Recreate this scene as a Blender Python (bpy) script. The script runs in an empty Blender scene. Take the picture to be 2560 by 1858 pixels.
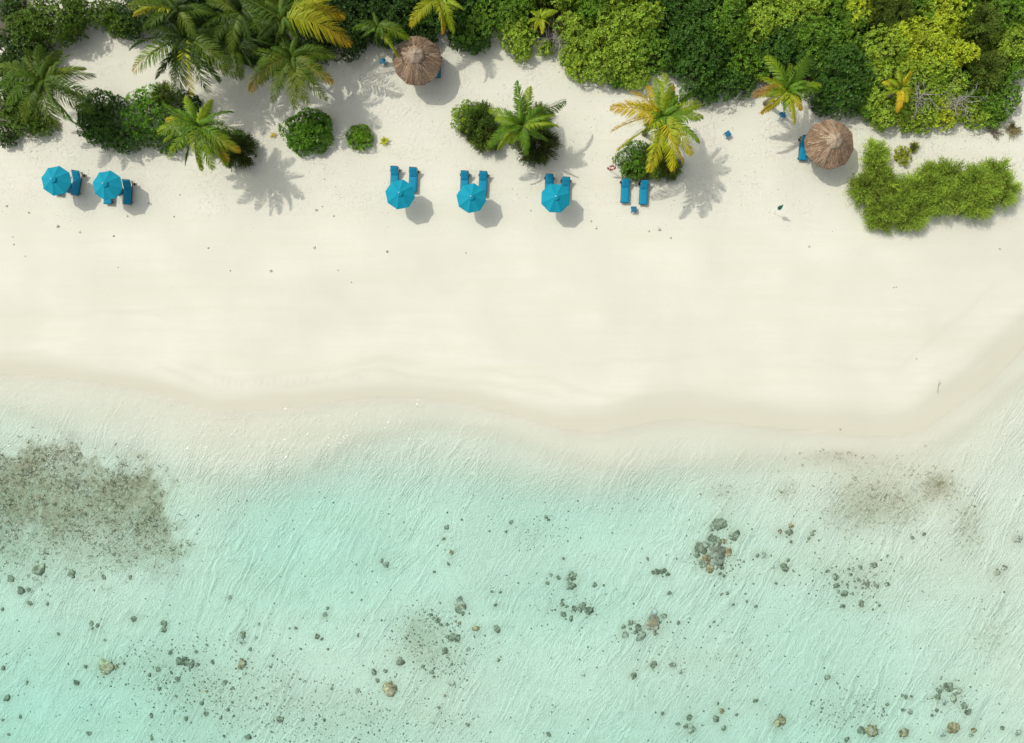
import bpy, math, random
import numpy as np
from mathutils import Vector, Matrix
R = math.radians
PI = math.pi
sc = bpy.context.scene
col = sc.collection

# ------------------------------------------------------------------ camera
H = 66.0                       # flying height of the drone, looking straight down
PPM = 29.5                     # photo pixels per metre on the sand
cam_d = bpy.data.cameras.new('camera')
cam = bpy.data.objects.new('camera', cam_d)
col.objects.link(cam)
cam.location = (0, 0, H)
cam.rotation_euler = (0, 0, 0)
cam_d.sensor_width = 36.0
cam_d.lens = 36.0 * H / (2560 / PPM)
cam_d.clip_start = 0.5
cam_d.clip_end = 3000
sc.camera = cam

# ------------------------------------------------------------------ sky, sun, exposure
SHADOW = Vector((0.635, -0.41, -1.0))          # how a shadow falls per metre of height
to_sun = (-SHADOW).normalized()
sun_elev = math.asin(to_sun.z)
sun_az = math.atan2(to_sun.x, to_sun.y)
w = bpy.data.worlds.new('World'); sc.world = w
w.use_nodes = True
nt = w.node_tree
for n in list(nt.nodes): nt.nodes.remove(n)
sky = nt.nodes.new('ShaderNodeTexSky'); sky.sky_type = 'NISHITA'
sky.sun_disc = False
sky.sun_elevation = sun_elev
sky.sun_rotation = sun_az
sky.dust_density = 3.0
hs = nt.nodes.new('ShaderNodeHueSaturation'); hs.inputs['Saturation'].default_value = 0.30   # sky desaturated so its fill light stays neutral
bg = nt.nodes.new('ShaderNodeBackground'); bg.inputs['Strength'].default_value = 0.15
wo = nt.nodes.new('ShaderNodeOutputWorld')
nt.links.new(sky.outputs[0], hs.inputs['Color'])
nt.links.new(hs.outputs[0], bg.inputs[0])
nt.links.new(bg.outputs[0], wo.inputs[0])
sd = bpy.data.lights.new('sun', 'SUN')
sd.energy = 2.05
sd.angle = R(0.53)
sd.color = (1.0, 0.965, 0.89)
so = bpy.data.objects.new('sun', sd); col.objects.link(so)
so.location = (-30, 20, 60)
so.rotation_euler = (-to_sun).to_track_quat('-Z', 'Y').to_euler()
vs = sc.view_settings
sc.display_settings.display_device = 'sRGB'
vs.view_transform = 'Standard'; vs.look = 'None'; vs.gamma = 1.0; vs.use_curve_mapping = False
vs.exposure = 0.0
cy = sc.cycles
cy.max_bounces = 8; cy.diffuse_bounces = 3; cy.glossy_bounces = 2; cy.transmission_bounces = 4
cy.transparent_max_bounces = 12
cy.caustics_reflective = False; cy.caustics_refractive = False
cy.use_denoising = True
try: cy.denoiser = 'OPENIMAGEDENOISE'; cy.denoising_prefilter = 'ACCURATE'; cy.denoising_input_passes = 'RGB_ALBEDO_NORMAL'
except Exception: pass

# ------------------------------------------------------------------ helpers
def W(px, py, z=0.0):
    """the point of the place seen at this photo pixel, at height z"""
    f = (H - z) / H / PPM
    return ((px - 1280) * f, (929 - py) * f, z)

def tag(o, label=None, cat=None, group=None, kind=None):
    if label: o['label'] = label
    if cat: o['category'] = cat
    if group: o['group'] = group
    if kind: o['kind'] = kind
    return o

def empty(name, loc, rz=0.0):
    o = bpy.data.objects.new(name, None)
    o.empty_display_size = 0.2
    o.location = loc; o.rotation_euler = (0, 0, rz)
    col.objects.link(o)
    return o

def link(name, me, parent=None, loc=None):
    o = bpy.data.objects.new(name, me)
    col.objects.link(o)
    if parent: o.parent = parent
    if loc is not None: o.location = loc
    return o

def children(o): return [c for c in bpy.data.objects if c.parent == o]

def copy_tree(o, parent=None):
    c = o.copy(); col.objects.link(c); c.parent = parent
    for ch in kids.get(o.name, []):
        copy_tree(ch, c)
    return c
kids = {}
def remember(root):
    """note the children of a prototype so that it can be copied quickly"""
    for o in bpy.data.objects:
        if o.parent: kids.setdefault(o.parent.name, [])
        if o.parent and o not in kids[o.parent.name]: kids[o.parent.name].append(o)

def np_mesh(name, verts, quads, mat, tint=None, mat_index=None, smooth=False, attrs=None):
    """mesh from arrays: verts (n,3), quads (m,4), tint (n,3) a colour per vertex"""
    me = bpy.data.meshes.new(name)
    verts = np.asarray(verts, np.float32); quads = np.asarray(quads, np.int32)
    n, m = len(verts), len(quads); k = quads.shape[1]
    me.vertices.add(n); me.vertices.foreach_set('co', verts.ravel())
    me.loops.add(m * k); me.loops.foreach_set('vertex_index', quads.ravel())
    me.polygons.add(m)
    me.polygons.foreach_set('loop_start', np.arange(0, m * k, k, dtype=np.int32))
    me.polygons.foreach_set('loop_total', np.full(m, k, np.int32))
    if smooth: me.polygons.foreach_set('use_smooth', np.ones(m, bool))
    if tint is not None:
        a = me.attributes.new('tint', 'FLOAT_COLOR', 'POINT')
        c = np.ones((n, 4), np.float32); c[:, :3] = tint
        a.data.foreach_set('color', c.ravel())
    for an, av in (attrs or {}).items():
        a = me.attributes.new(an, 'FLOAT', 'POINT')
        a.data.foreach_set('value', np.asarray(av, np.float32))
    for q in (mat if isinstance(mat, (list, tuple)) else [mat]): me.materials.append(q)
    if mat_index is not None: me.polygons.foreach_set('material_index', np.asarray(mat_index, np.int32))
    me.update(calc_edges=True)
    me.validate()
    return me

class MB:
    """collects boxes, tubes, lathes; build() links them as one mesh object"""
    def __init__(s): s.v = []; s.f = []
    def add(s, vs_, fs_):
        b = len(s.v); s.v += [tuple(v) for v in vs_]; s.f += [tuple(i + b for i in f) for f in fs_]
    def box(s, c, d, m=None, bev=0.0):
        x, y, z = d[0] / 2, d[1] / 2, d[2] / 2
        b = min(bev, x * .9, y * .9, z * .9)
        if b <= 0:
            vs_ = [(i * x, j * y, k * z) for k in (-1, 1) for i, j in ((-1, -1), (1, -1), (1, 1), (-1, 1))]
            fs_ = [(3, 2, 1, 0), (4, 5, 6, 7), (0, 1, 5, 4), (1, 2, 6, 5), (2, 3, 7, 6), (3, 0, 4, 7)]
        else:
            rings = []
            for zz, ins in ((-z, b), (-z + b, 0), (z - b, 0), (z, b)):
                a, e = x - ins, y - ins
                rr = b * .8
                rings.append([(-a + rr, -e, zz), (a - rr, -e, zz), (a, -e + rr, zz), (a, e - rr, zz), (a - rr, e, zz), (-a + rr, e, zz), (-a, e - rr, zz), (-a, -e + rr, zz)])
            vs_ = [p for r_ in rings for p in r_]
            fs_ = [tuple(range(7, -1, -1)), tuple(range(24, 32))]
            for k in range(3):
                for i in range(8):
                    j = (i + 1) % 8
                    fs_.append((k * 8 + i, k * 8 + j, k * 8 + 8 + j, k * 8 + 8 + i))
        out = []
        for p in vs_:
            q = Vector(p)
            if m is not None: q = m @ q
            out.append(q + Vector(c))
        s.add(out, fs_)
    def tube(s, pts, rad, n=8, cap=True):
        pts = [Vector(p) for p in pts]
        if not isinstance(rad, (list, tuple)): rad = [rad] * len(pts)
        vs_ = []; fs_ = []
        for i, p in enumerate(pts):
            d = (pts[min(i + 1, len(pts) - 1)] - pts[max(i - 1, 0)]).normalized()
            u = d.cross(Vector((0, 0, 1)))
            if u.length < 1e-3: u = d.cross(Vector((0, 1, 0)))
            u.normalize(); t = d.cross(u)
            for k in range(n):
                a = 2 * PI * k / n
                vs_.append(p + (u * math.cos(a) + t * math.sin(a)) * rad[i])
        for i in range(len(pts) - 1):
            for k in range(n):
                l = (k + 1) % n
                fs_.append((i * n + k, i * n + l, (i + 1) * n + l, (i + 1) * n + k))
        if cap:
            fs_.append(tuple(range(n - 1, -1, -1))); b = (len(pts) - 1) * n
            fs_.append(tuple(range(b, b + n)))
        s.add(vs_, fs_)
    def lathe(s, prof, n=16, c=(0, 0, 0), rot=0.0):
        vs_ = []; fs_ = []
        for (r_, z) in prof:
            for k in range(n):
                a = 2 * PI * k / n + rot
                vs_.append((c[0] + r_ * math.cos(a), c[1] + r_ * math.sin(a), c[2] + z))
        for i in range(len(prof) - 1):
            for k in range(n):
                l = (k + 1) % n
                fs_.append((i * n + k, i * n + l, (i + 1) * n + l, (i + 1) * n + k))
        s.add(vs_, fs_)
    def build(s, name, mat, parent=None, smooth=False):
        me = bpy.data.meshes.new(name)
        me.from_pydata([tuple(v) for v in s.v], [], s.f)
        for q in (mat if isinstance(mat, (list, tuple)) else [mat]): me.materials.append(q)
        if smooth:
            me.polygons.foreach_set('use_smooth', np.ones(len(me.polygons), bool))
        me.update()
        return link(name, me, parent)

# value noise on the plane, for shaping ground and scatter
_rng = np.random.default_rng(7)
_lat = _rng.random((256, 256))
def vnoise(x, y, s=1.0, off=0):
    x = np.asarray(x, float) / s + off * 17.3 + 1000; y = np.asarray(y, float) / s + off * 9.7 + 1000
    xi = np.floor(x).astype(int); yi = np.floor(y).astype(int)
    fx = x - xi; fy = y - yi
    fx = fx * fx * (3 - 2 * fx); fy = fy * fy * (3 - 2 * fy)
    g = lambda i, j: _lat[i % 256, j % 256]
    return (g(xi, yi) * (1 - fx) + g(xi + 1, yi) * fx) * (1 - fy) + (g(xi, yi + 1) * (1 - fx) + g(xi + 1, yi + 1) * fx) * fy
def fbm(x, y, s=1.0, off=0, o=3):
    t = 0; a = 1; q = 0
    for i in range(o):
        t = t + a * vnoise(x, y, s, off + i); q += a; a *= .5; s *= .5
    return t / q
def sstep(a, b, x):
    t = np.clip((np.asarray(x, float) - a) / (b - a), 0, 1)
    return t * t * (3 - 2 * t)

# ------------------------------------------------------------------ materials
def mat_new(name):
    m = bpy.data.materials.new(name); m.use_nodes = True
    t = m.node_tree
    b = t.nodes['Principled BSDF']
    return m, t, b, t.nodes['Material Output']

def plain(name, c, rough=0.6, spec=0.4, metal=0.0, var=0.12, scale=6.0, bump=0.0):
    m, t, b, o = mat_new(name)
    b.inputs['Roughness'].default_value = rough
    b.inputs['Specular IOR Level'].default_value = spec
    b.inputs['Metallic'].default_value = metal
    tc = t.nodes.new('ShaderNodeTexCoord')
    nz = t.nodes.new('ShaderNodeTexNoise'); nz.inputs['Scale'].default_value = scale; nz.inputs['Detail'].default_value = 4
    mx = t.nodes.new('ShaderNodeMixRGB')
    mx.inputs[1].default_value = (*[x * (1 - var) for x in c], 1)
    mx.inputs[2].default_value = (*[min(1, x * (1 + var)) for x in c], 1)
    t.links.new(tc.outputs['Object'], nz.inputs['Vector'])
    t.links.new(nz.outputs['Fac'], mx.inputs[0]); t.links.new(mx.outputs[0], b.inputs['Base Color'])
    if bump:
        bp = t.nodes.new('ShaderNodeBump'); bp.inputs['Strength'].default_value = 0.5; bp.inputs['Distance'].default_value = bump
        t.links.new(nz.outputs['Fac'], bp.inputs['Height']); t.links.new(bp.outputs[0], b.inputs['Normal'])
    return m

def leaf_mat(name, rough=0.45, spec=0.5, trans=0.25):
    """leaves: colour per leaf from the mesh, a little light coming through"""
    m, t, b, o = mat_new(name)
    at = t.nodes.new('ShaderNodeAttribute'); at.attribute_name = 'tint'
    b.inputs['Roughness'].default_value = rough; b.inputs['Specular IOR Level'].default_value = spec
    t.links.new(at.outputs['Color'], b.inputs['Base Color'])
    tr = t.nodes.new('ShaderNodeBsdfTranslucent'); t.links.new(at.outputs['Color'], tr.inputs['Color'])
    mx = t.nodes.new('ShaderNodeMixShader'); mx.inputs[0].default_value = trans
    t.links.new(b.outputs[0], mx.inputs[1]); t.links.new(tr.outputs[0], mx.inputs[2])
    t.links.new(mx.outputs[0], o.inputs['Surface'])
    return m

def tint_mat(name, rough=0.85, spec=0.2, bump=0.0, scale=12.0):
    m, t, b, o = mat_new(name)
    at = t.nodes.new('ShaderNodeAttribute'); at.attribute_name = 'tint'
    b.inputs['Roughness'].default_value = rough; b.inputs['Specular IOR Level'].default_value = spec
    tc = t.nodes.new('ShaderNodeTexCoord')
    nz = t.nodes.new('ShaderNodeTexNoise'); nz.inputs['Scale'].default_value = scale; nz.inputs['Detail'].default_value = 5
    mul = t.nodes.new('ShaderNodeMixRGB'); mul.blend_type = 'MULTIPLY'; mul.inputs[0].default_value = 0.55
    t.links.new(tc.outputs['Object'], nz.inputs['Vector'])
    rp = t.nodes.new('ShaderNodeValToRGB'); rp.color_ramp.elements[0].position = .32; rp.color_ramp.elements[1].position = .62
    rp.color_ramp.elements[0].color = (.25, .25, .25, 1)
    t.links.new(nz.outputs['Fac'], rp.inputs[0])
    t.links.new(at.outputs['Color'], mul.inputs[1]); t.links.new(rp.outputs[0], mul.inputs[2])
    t.links.new(mul.outputs[0], b.inputs['Base Color'])
    if bump:
        bp = t.nodes.new('ShaderNodeBump'); bp.inputs['Strength'].default_value = 0.8; bp.inputs['Distance'].default_value = bump
        t.links.new(nz.outputs['Fac'], bp.inputs['Height']); t.links.new(bp.outputs[0], b.inputs['Normal'])
    return m

M = {}
M['leaf'] = leaf_mat('leaf_waxy', .5, .28, .22)
M['needle'] = leaf_mat('leaf_feathery', .6, .25, .30)
M['palm'] = leaf_mat('palm_leaflets', .5, .25, .25)
M['bark'] = plain('bark_grey', (.16, .13, .10), .9, .1, var=.35, scale=9, bump=.02)
M['palm_bark'] = plain('palm_bark', (.20, .17, .13), .9, .1, var=.3, scale=14, bump=.02)
M['dead'] = plain('dead_twigs', (.36, .33, .30), .9, .1, var=.25, scale=5)
M['straw'] = tint_mat('thatch_straw', .9, .1)
M['canvas'] = plain('teal_canvas', (.004, .285, .39), .8, .25, var=.06, scale=3)
M['cushion'] = plain('teal_cushion', (.003, .235, .375), .75, .3, var=.10, scale=7, bump=.006)
M['table'] = plain('blue_painted_table', (.012, .15, .26), .5, .4, var=.15, scale=6)
M['wood'] = plain('dark_wood', (.05, .03, .022), .6, .4, var=.3, scale=20)
M['white'] = plain('white_paint', (.80, .80, .78), .4, .5, var=.04)
M['steel'] = plain('pole_metal', (.55, .55, .54), .35, .5, .6, var=.05)
M['rubber'] = plain('black_rubber', (.015, .015, .017), .7, .3)
M['red'] = plain('red_plastic', (.62, .045, .03), .4, .5, var=.08)
M['green_cloth'] = plain('green_cloth', (.015, .14, .10), .8, .2, var=.2)
M['husk'] = plain('coconut_husk', (.40, .24, .09), .7, .3, var=.3, scale=12)
M['coral'] = tint_mat('coral_rock', .95, .05, .05, 7.0)
M['driftwood'] = plain('driftwood', (.22, .18, .14), .9, .1, var=.3, scale=10)

# ------------------------------------------------------------------ the lie of the land
ZW = -0.90                     # water level; the upper beach is at 0
_sh = [(-60, 826), (0, 830), (100, 836), (200, 845), (300, 862), (400, 888), (470, 914), (560, 912), (650, 903), (760, 887), (850, 880), (950, 884), (1050, 898), (1150, 924),
       (1250, 952), (1330, 962), (1400, 946), (1460, 934), (1520, 932), (1600, 938), (1700, 948), (1800, 957), (1900, 967), (1970, 970), (2040, 956),
       (2110, 908), (2180, 858), (2240, 800), (2290, 745)]
SH = np.array([W(a / .8859, b / .8859, ZW)[:2] for a, b in _sh])
SH = np.vstack([[[-900, SH[0, 1] + 8]], [[-80, SH[0, 1] + 2]], SH, [[60, 14.0]], [[95, 40.0]], [[900, 300.0]]])
_s2 = [(-60, 870), (0, 885), (200, 965), (400, 1040), (540, 1062), (680, 1035), (800, 965), (950, 928), (1100, 948), (1250, 1002), (1400, 1036), (1580, 1022), (1750, 1006), (1900, 1018), (2040, 998), (2140, 935), (2200, 880), (2290, 800)]
SH2 = np.array([W(a / .8859, b / .8859, ZW - .3)[:2] for a, b in _s2])
def shore(x, y):
    """signed distance to the waterline, positive on the sea side"""
    x = np.asarray(x, float); y = np.asarray(y, float)
    best = np.full(x.shape, 1e9)
    for (ax, ay), (bx, by) in zip(SH[:-1], SH[1:]):
        dx, dy = bx - ax, by - ay
        t = np.clip(((x - ax) * dx + (y - ay) * dy) / (dx * dx + dy * dy), 0, 1)
        best = np.minimum(best, np.hypot(x - ax - t * dx, y - ay - t * dy))
    ys = np.interp(x, SH[:, 0], SH[:, 1])
    return np.where(y < ys, best, -best)
def G(x, y, cx, cy, rx, ry):
    return np.exp(-(((x - cx) / rx) ** 2 + ((y - cy) / ry) ** 2))
def land(x, y, d=None):
    x = np.asarray(x, float); y = np.asarray(y, float)
    if d is None: d = shore(x, y)
    up = ZW + .9 * sstep(0, 15, -d) + .25 * sstep(25, 45, -d) + .05 * (fbm(x, y, 5, 3) - .5) * sstep(3, 12, -d)
    up = up + .04 * (sstep(1.6, 2.2, -d + 1.2 * (vnoise(x, y * .2, 9, 5) - .5)) )
    s = np.clip(d, 0, None)
    st2 = sstep(-1.2, 1.8, np.interp(x, SH2[:, 0], SH2[:, 1]) - y + .5 * (fbm(x, y, 2.2, 8) - .5))      # the little drop-off parallel to the shore
    dep = .10 * sstep(0, .8, s) + .19 * sstep(.8, 5.0, s) + .12 * st2 + .32 * sstep(3.5, 10, s) + .26 * sstep(8, 18, s) + .14 * sstep(18, 32, s) + .01 * np.clip(s - 30, 0, 300)
    dep = dep * (1 - .52 * sstep(14, 42, x + .35 * y))
    dep = dep + (s > 0) * sstep(3, 9, s) * (.78 * G(x, y, 6, -9, 10, 5) + .42 * G(x, y, -17, -13, 10, 7) + .22 * G(x, y, -38, -30, 10, 7) - .26 * G(x, y, -9, -28, 12, 6)
                        - .16 * G(x, y, 14, -26, 9, 5) + .18 * G(x, y, 4, -20, 7, 4) - .15 * G(x, y, -36, -17, 9, 5) + .22 * (fbm(x, y, 9, 1) - .5))
    dep = np.clip(dep, 0, None)
    return np.where(d > 0, ZW - dep, up)
def st2band(x, y): return np.exp(-(((np.interp(x, SH2[:, 0], SH2[:, 1]) - y - .5) / .7) ** 2))
def gz(x, y): return float(land(np.array([x]), np.array([y]))[0])

def axis(a, b, st, far):
    mid = np.arange(a, b + st / 2, st)
    k = np.arange(1, 16)
    ext = st * (np.cumsum(1.6 ** k))
    ext = ext[ext < far]
    return np.concatenate([(a - ext)[::-1], mid, b + ext])
xs = axis(-52, 52, .28, 900); ys = axis(-38, 42, .28, 900)
X, Y = np.meshgrid(xs, ys)
Dm = shore(X, Y)
Z = land(X, Y, Dm)
nx, ny = len(xs), len(ys)
V = np.stack([X.ravel(), Y.ravel(), Z.ravel()], 1)
ii = np.arange(ny - 1)[:, None] * nx + np.arange(nx - 1)[None, :]
Q = np.stack([ii, ii + 1, ii + nx + 1, ii + nx], -1).reshape(-1, 4)
# brown forest floor under the trees, dark to stand in for black shade too
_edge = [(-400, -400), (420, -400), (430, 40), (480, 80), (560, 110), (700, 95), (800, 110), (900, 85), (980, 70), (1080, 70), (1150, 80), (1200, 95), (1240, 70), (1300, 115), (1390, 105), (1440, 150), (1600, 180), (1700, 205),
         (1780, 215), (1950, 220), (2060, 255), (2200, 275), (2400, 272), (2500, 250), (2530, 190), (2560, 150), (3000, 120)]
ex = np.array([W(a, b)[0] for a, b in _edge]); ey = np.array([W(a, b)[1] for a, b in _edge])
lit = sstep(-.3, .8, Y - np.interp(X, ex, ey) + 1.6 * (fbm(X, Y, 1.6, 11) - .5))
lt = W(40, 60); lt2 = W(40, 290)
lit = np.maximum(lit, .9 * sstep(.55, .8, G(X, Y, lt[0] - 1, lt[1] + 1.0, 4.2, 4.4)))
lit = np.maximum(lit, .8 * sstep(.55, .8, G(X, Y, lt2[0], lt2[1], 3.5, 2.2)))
_wb = 3.4 * (.55 + .9 * fbm(X, Y, 11, 23)) * (.6 + .4 * sstep(0, 12, X))
wet = sstep(-_wb, -.25 * _wb, Dm + .8 * (fbm(X, Y * 2.0, 5, 21) - .5)) * (1 - .62 * sstep(-.12, .22, Dm + .3 * (fbm(X, Y, 1.5, 25) - .5))) * (1 - sstep(1.5, 9, Dm))
for off_, wv_, st_ in ((1.9, 2.6, .45), (3.6, 3.4, .32), (5.6, 4.2, .22)):      # faint lines left by earlier swash
    wet = np.maximum(wet, st_ * np.exp(-((Dm + off_ + wv_ * (fbm(X, Y * .6, 8, int(off_ * 10)) - .5)) / .26) ** 2) * sstep(.42, .6, vnoise(X, Y, 9, int(off_ * 7))))
PX0 = 1280 + X * H * PPM / (H - Z); PY0 = 929 - Y * H * PPM / (H - Z)
for k in range(23):                            # a row of little damp tongues where water drains out of the sand
    wet = np.maximum(wet, (.30 + .3 * ((k * 7) % 5) / 5) * np.exp(-((PX0 - 540 - k * 16.4) / 4.6) ** 2 - ((PY0 - 957 + .022 * (k * 16.4) + 3 * ((k * 3) % 4 - 1.5)) / 11.0) ** 2))
rough = sstep(11.0, 15.5, Y + 2.0 * (fbm(X, Y, 6, 31) - .5)) * sstep(0.12, .5, fbm(X, Y, 4, 33))
sea = np.clip(Dm, 0, 60)
# thin brown and olive growth on the sea bed (photo pixels for the patches)
def in_poly(px, py, poly):
    c = np.zeros(px.shape, bool)
    for (ax, ay), (bx, by) in zip(poly, np.roll(poly, -1, 0)):
        c ^= ((ay > py) != (by > py)) & (px < (bx - ax) * (py - ay) / (by - ay + 1e-9) + ax)
    return c
_bedpoly = np.array([(-120, 1150), (40, 1135), (130, 1115), (230, 1120), (320, 1140), (372, 1178), (412, 1240), (396, 1288), (430, 1322), (472, 1366), (470, 1405), (410, 1430), (300, 1445), (200, 1455), (90, 1440), (-120, 1440)], float)
def g2(px, py, cx, cy, rx, ry): return np.exp(-(((px - cx) / rx) ** 2 + ((py - cy) / ry) ** 2))
def soft_bed(px, py):
    """0..1 soft-edged cover of the growth at the left"""
    t = 0; r_ = np.random.default_rng(3)
    wx = (fbm(px, py, 45, 41, 4) - .5) * 150; wy = (fbm(px, py, 45, 47, 4) - .5) * 150
    for k in range(14):
        t = t + in_poly(px + wx + 19 * r_.standard_normal(), py + wy + 15 * r_.standard_normal(), _bedpoly)
    return t / 14.0
def soft_right(px, py):
    return .95 * g2(px, py, 2346, 1215, 40, 32) + .42 * g2(px, py, 2160, 1235, 75, 50) + .46 * g2(px, py, 2150, 1290, 85, 45) + .40 * g2(px, py, 2265, 1260, 60, 60) + .36 * g2(px, py, 2420, 1310, 40, 60) + .34 * g2(px, py, 2085, 1140, 70, 16) \
        + .32 * g2(px, py, 1965, 1230, 26, 30) + .28 * g2(px, py, 1805, 1235, 34, 22) + .14 * g2(px, py, 2200, 1160, 110, 40) + .28 * g2(px, py, 2480, 1600, 40, 50) + .16 * g2(px, py, 2150, 1440, 90, 60)
def soft_rub(px, py):
    return .80 * g2(px, py, 1062, 1583, 62, 55) + .45 * g2(px, py, 1100, 1650, 80, 40) + .30 * g2(px, py, 560, 1740, 200, 110) + .35 * g2(px, py, 430, 1670, 110, 60) + .30 * g2(px, py, 900, 1800, 220, 80) + .25 * g2(px, py, 2140, 1460, 80, 60) \
        + .60 * g2(px, py, 1787, 1385, 50, 48) + .28 * g2(px, py, 2130, 1780, 110, 60) + .4 * g2(px, py, 2370, 1740, 50, 36) + .22 * g2(px, py, 1340, 1330, 70, 35) + .25 * g2(px, py, 1440, 1520, 60, 30) + .16 * g2(px, py, 1740, 1640, 140, 60) + .3 * g2(px, py, 1620, 1570, 60, 34)
PX = 1280 + X * H * PPM / (H - Z); PY = 929 - Y * H * PPM / (H - Z)
alg = np.clip(.80 * soft_bed(PX, PY) * (.45 + 1.1 * fbm(PX, PY, 55, 51)) * (1 - .72 * sstep(1270, 1470, PY)) + .85 * soft_right(PX, PY) + .62 * soft_rub(PX, PY) * (.4 + 1.2 * fbm(PX, PY, 40, 71))
              + .09 * st2band(X, Y) * (Dm > 1), 0, 1) * (Dm > .5)

m, t, b, o = mat_new('coral_sand')
N = t.nodes.new; L = t.links.new
def attr(n):
    a = N('ShaderNodeAttribute'); a.attribute_name = n; return a.outputs['Fac']
geo = N('ShaderNodeNewGeometry')
def noise(scale, detail=4, rot=None, sc_=None, rough_=.5, dist=0.0):
    n = N('ShaderNodeTexNoise'); n.inputs['Scale'].default_value = scale; n.inputs['Detail'].default_value = detail
    n.inputs['Roughness'].default_value = rough_; n.inputs['Distortion'].default_value = dist
    if rot is not None or sc_ is not None:
        mp = N('ShaderNodeMapping')
        mp.vector_type = 'TEXTURE'      # turn first, then stretch along the turned axes
        if rot is not None: mp.inputs['Rotation'].default_value = (0, 0, rot)
        if sc_ is not None: mp.inputs['Scale'].default_value = tuple(1 / q for q in sc_)
        L(geo.outputs['Position'], mp.inputs['Vector']); L(mp.outputs[0], n.inputs['Vector'])
    else: L(geo.outputs['Position'], n.inputs['Vector'])
    return n.outputs['Fac']
def math_(op, a, b_=None, c=None):
    n = N('ShaderNodeMath'); n.operation = op
    for i, v in enumerate((a, b_, c)):
        if v is None: continue
        if isinstance(v, (int, float)): n.inputs[i].default_value = v
        else: L(v, n.inputs[i])
    return n.outputs[0]
def mixc(f, a, b_):
    n = N('ShaderNodeMixRGB')
    if isinstance(f, (int, float)): n.inputs[0].default_value = f
    else: L(f, n.inputs[0])
    for i, v in ((1, a), (2, b_)):
        if isinstance(v, tuple): n.inputs[i].default_value = (*v, 1)
        else: L(v, n.inputs[i])
    return n.outputs[0]
def maprange(v, a, b_, c=0., d_=1.):
    n = N('ShaderNodeMapRange'); L(v, n.inputs[0])
    for i, q in enumerate((a, b_, c, d_)): n.inputs[1 + i].default_value = q
    return n.outputs[0]
def ridge(f):      # thin crests out of a soft noise
    a_ = math_('SUBTRACT', 1.0, math_('MULTIPLY', math_('ABSOLUTE', math_('SUBTRACT', f, .5)), 7.0))
    return math_('POWER', math_('MAXIMUM', a_, 0.0), 1.5)
SAND = (.715, .705, .582)
c0 = mixc(maprange(noise(.16, 5), .35, .65), tuple(x * .955 for x in SAND), tuple(min(.8, x * 1.045) for x in SAND))
c0 = mixc(math_('MULTIPLY', maprange(noise(.5, 4, 0, (.12, 1, 1)), .45, .7), .55), c0, tuple(x * k for x, k in zip(SAND, (.955, .945, .90))))
c0 = mixc(math_('MULTIPLY', maprange(noise(1.6, 5, 0, (.07, 1, 1)), .48, .70), .40), c0, tuple(x * k for x, k in zip(SAND, (.95, .945, .91))))
c0 = mixc(maprange(noise(14, 3), .58, .75), c0, tuple(x * .88 for x in SAND))
c0 = mixc(math_('MULTIPLY', attr('wet'), .74), c0, (.565, .545, .425))
bedm = maprange(attr('sea'), 4, 14)
mott = maprange(noise(1.1, 6, rough_=.7), .50, .72)
c0 = mixc(math_('MULTIPLY', math_('MULTIPLY', mott, bedm), .20), c0, (.34, .33, .22))
gn = maprange(noise(3.2, 7, rough_=.72), .26, .74)
gc = mixc(maprange(noise(1.3, 5), .35, .65), (.33, .265, .155), (.35, .34, .22))
c0 = mixc(math_('MINIMUM', math_('MULTIPLY', attr('growth'), math_('MULTIPLY_ADD', gn, 1.0, .45)), .92), c0, gc)
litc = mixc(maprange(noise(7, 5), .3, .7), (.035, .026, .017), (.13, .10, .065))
c0 = mixc(attr('litter_shade'), c0, litc)
L(c0, b.inputs['Base Color'])
b.inputs['Roughness'].default_value = .95
b.inputs['Specular IOR Level'].default_value = .1
# footprints on the dry sand, faint wind ripples lower down, sea-bed ripples shaped to stand in for caustic lines
foot = math_('MULTIPLY', math_('MULTIPLY', maprange(noise(3.4, 4, rough_=.65), .50, .72), attr('rough')), maprange(noise(.33, 4), .34, .62))
fine = math_('MULTIPLY', noise(9, 2), math_('ADD', math_('MULTIPLY', attr('rough'), .32), .02))
streak = math_('MULTIPLY', noise(1.0, 3, 0, (.10, 1.2, 1)), .25)
def ripples(lam, ang, wob, seed_scale):
    """asymmetric ripples standing in for caustic lines: a steep narrow face and a long gentle back"""
    dx, dy = math.cos(ang), math.sin(ang)
    dp = N('ShaderNodeVectorMath'); dp.operation = 'DOT_PRODUCT'; L(geo.outputs['Position'], dp.inputs[0]); dp.inputs[1].default_value = (dx / lam, dy / lam, 0)
    ph = math_('ADD', dp.outputs['Value'], math_('MULTIPLY', noise(1.0, 3, ang, (.30 * seed_scale, .10 * seed_scale, 1), dist=.3), wob))
    p = math_('FRACT', math_('ADD', ph, 100.0))
    return math_('MINIMUM', math_('DIVIDE', math_('SUBTRACT', 1.0, p), .78), math_('DIVIDE', p, .22))
brk = maprange(noise(1.0, 3, R(-28), (.8, .13, 1)), .44, .66)
crest = math_('MULTIPLY', ripples(.95, R(-29), 7.0, 1.0), math_('MULTIPLY', brk, maprange(noise(.12, 2), .30, .62)))
crest = math_('ADD', crest, math_('MULTIPLY', ripples(.46, R(-36), 9.0, 1.7), math_('MULTIPLY', maprange(noise(.35, 3), .38, .62), .42)))
net = ridge(noise(2.3, 1, R(-28), (1.15, .8, 1), dist=1.2))
net2 = noise(6.5, 2)
bed = math_('ADD', math_('ADD', math_('MULTIPLY', crest, 1.05), math_('MULTIPLY', net, .16)), math_('MULTIPLY', net2, .75))
bed = math_('MULTIPLY', bed, maprange(attr('sea'), .3, 5))
hgt = math_('ADD', math_('ADD', math_('ADD', math_('MULTIPLY', foot, -.46), fine), streak), bed)
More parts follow.
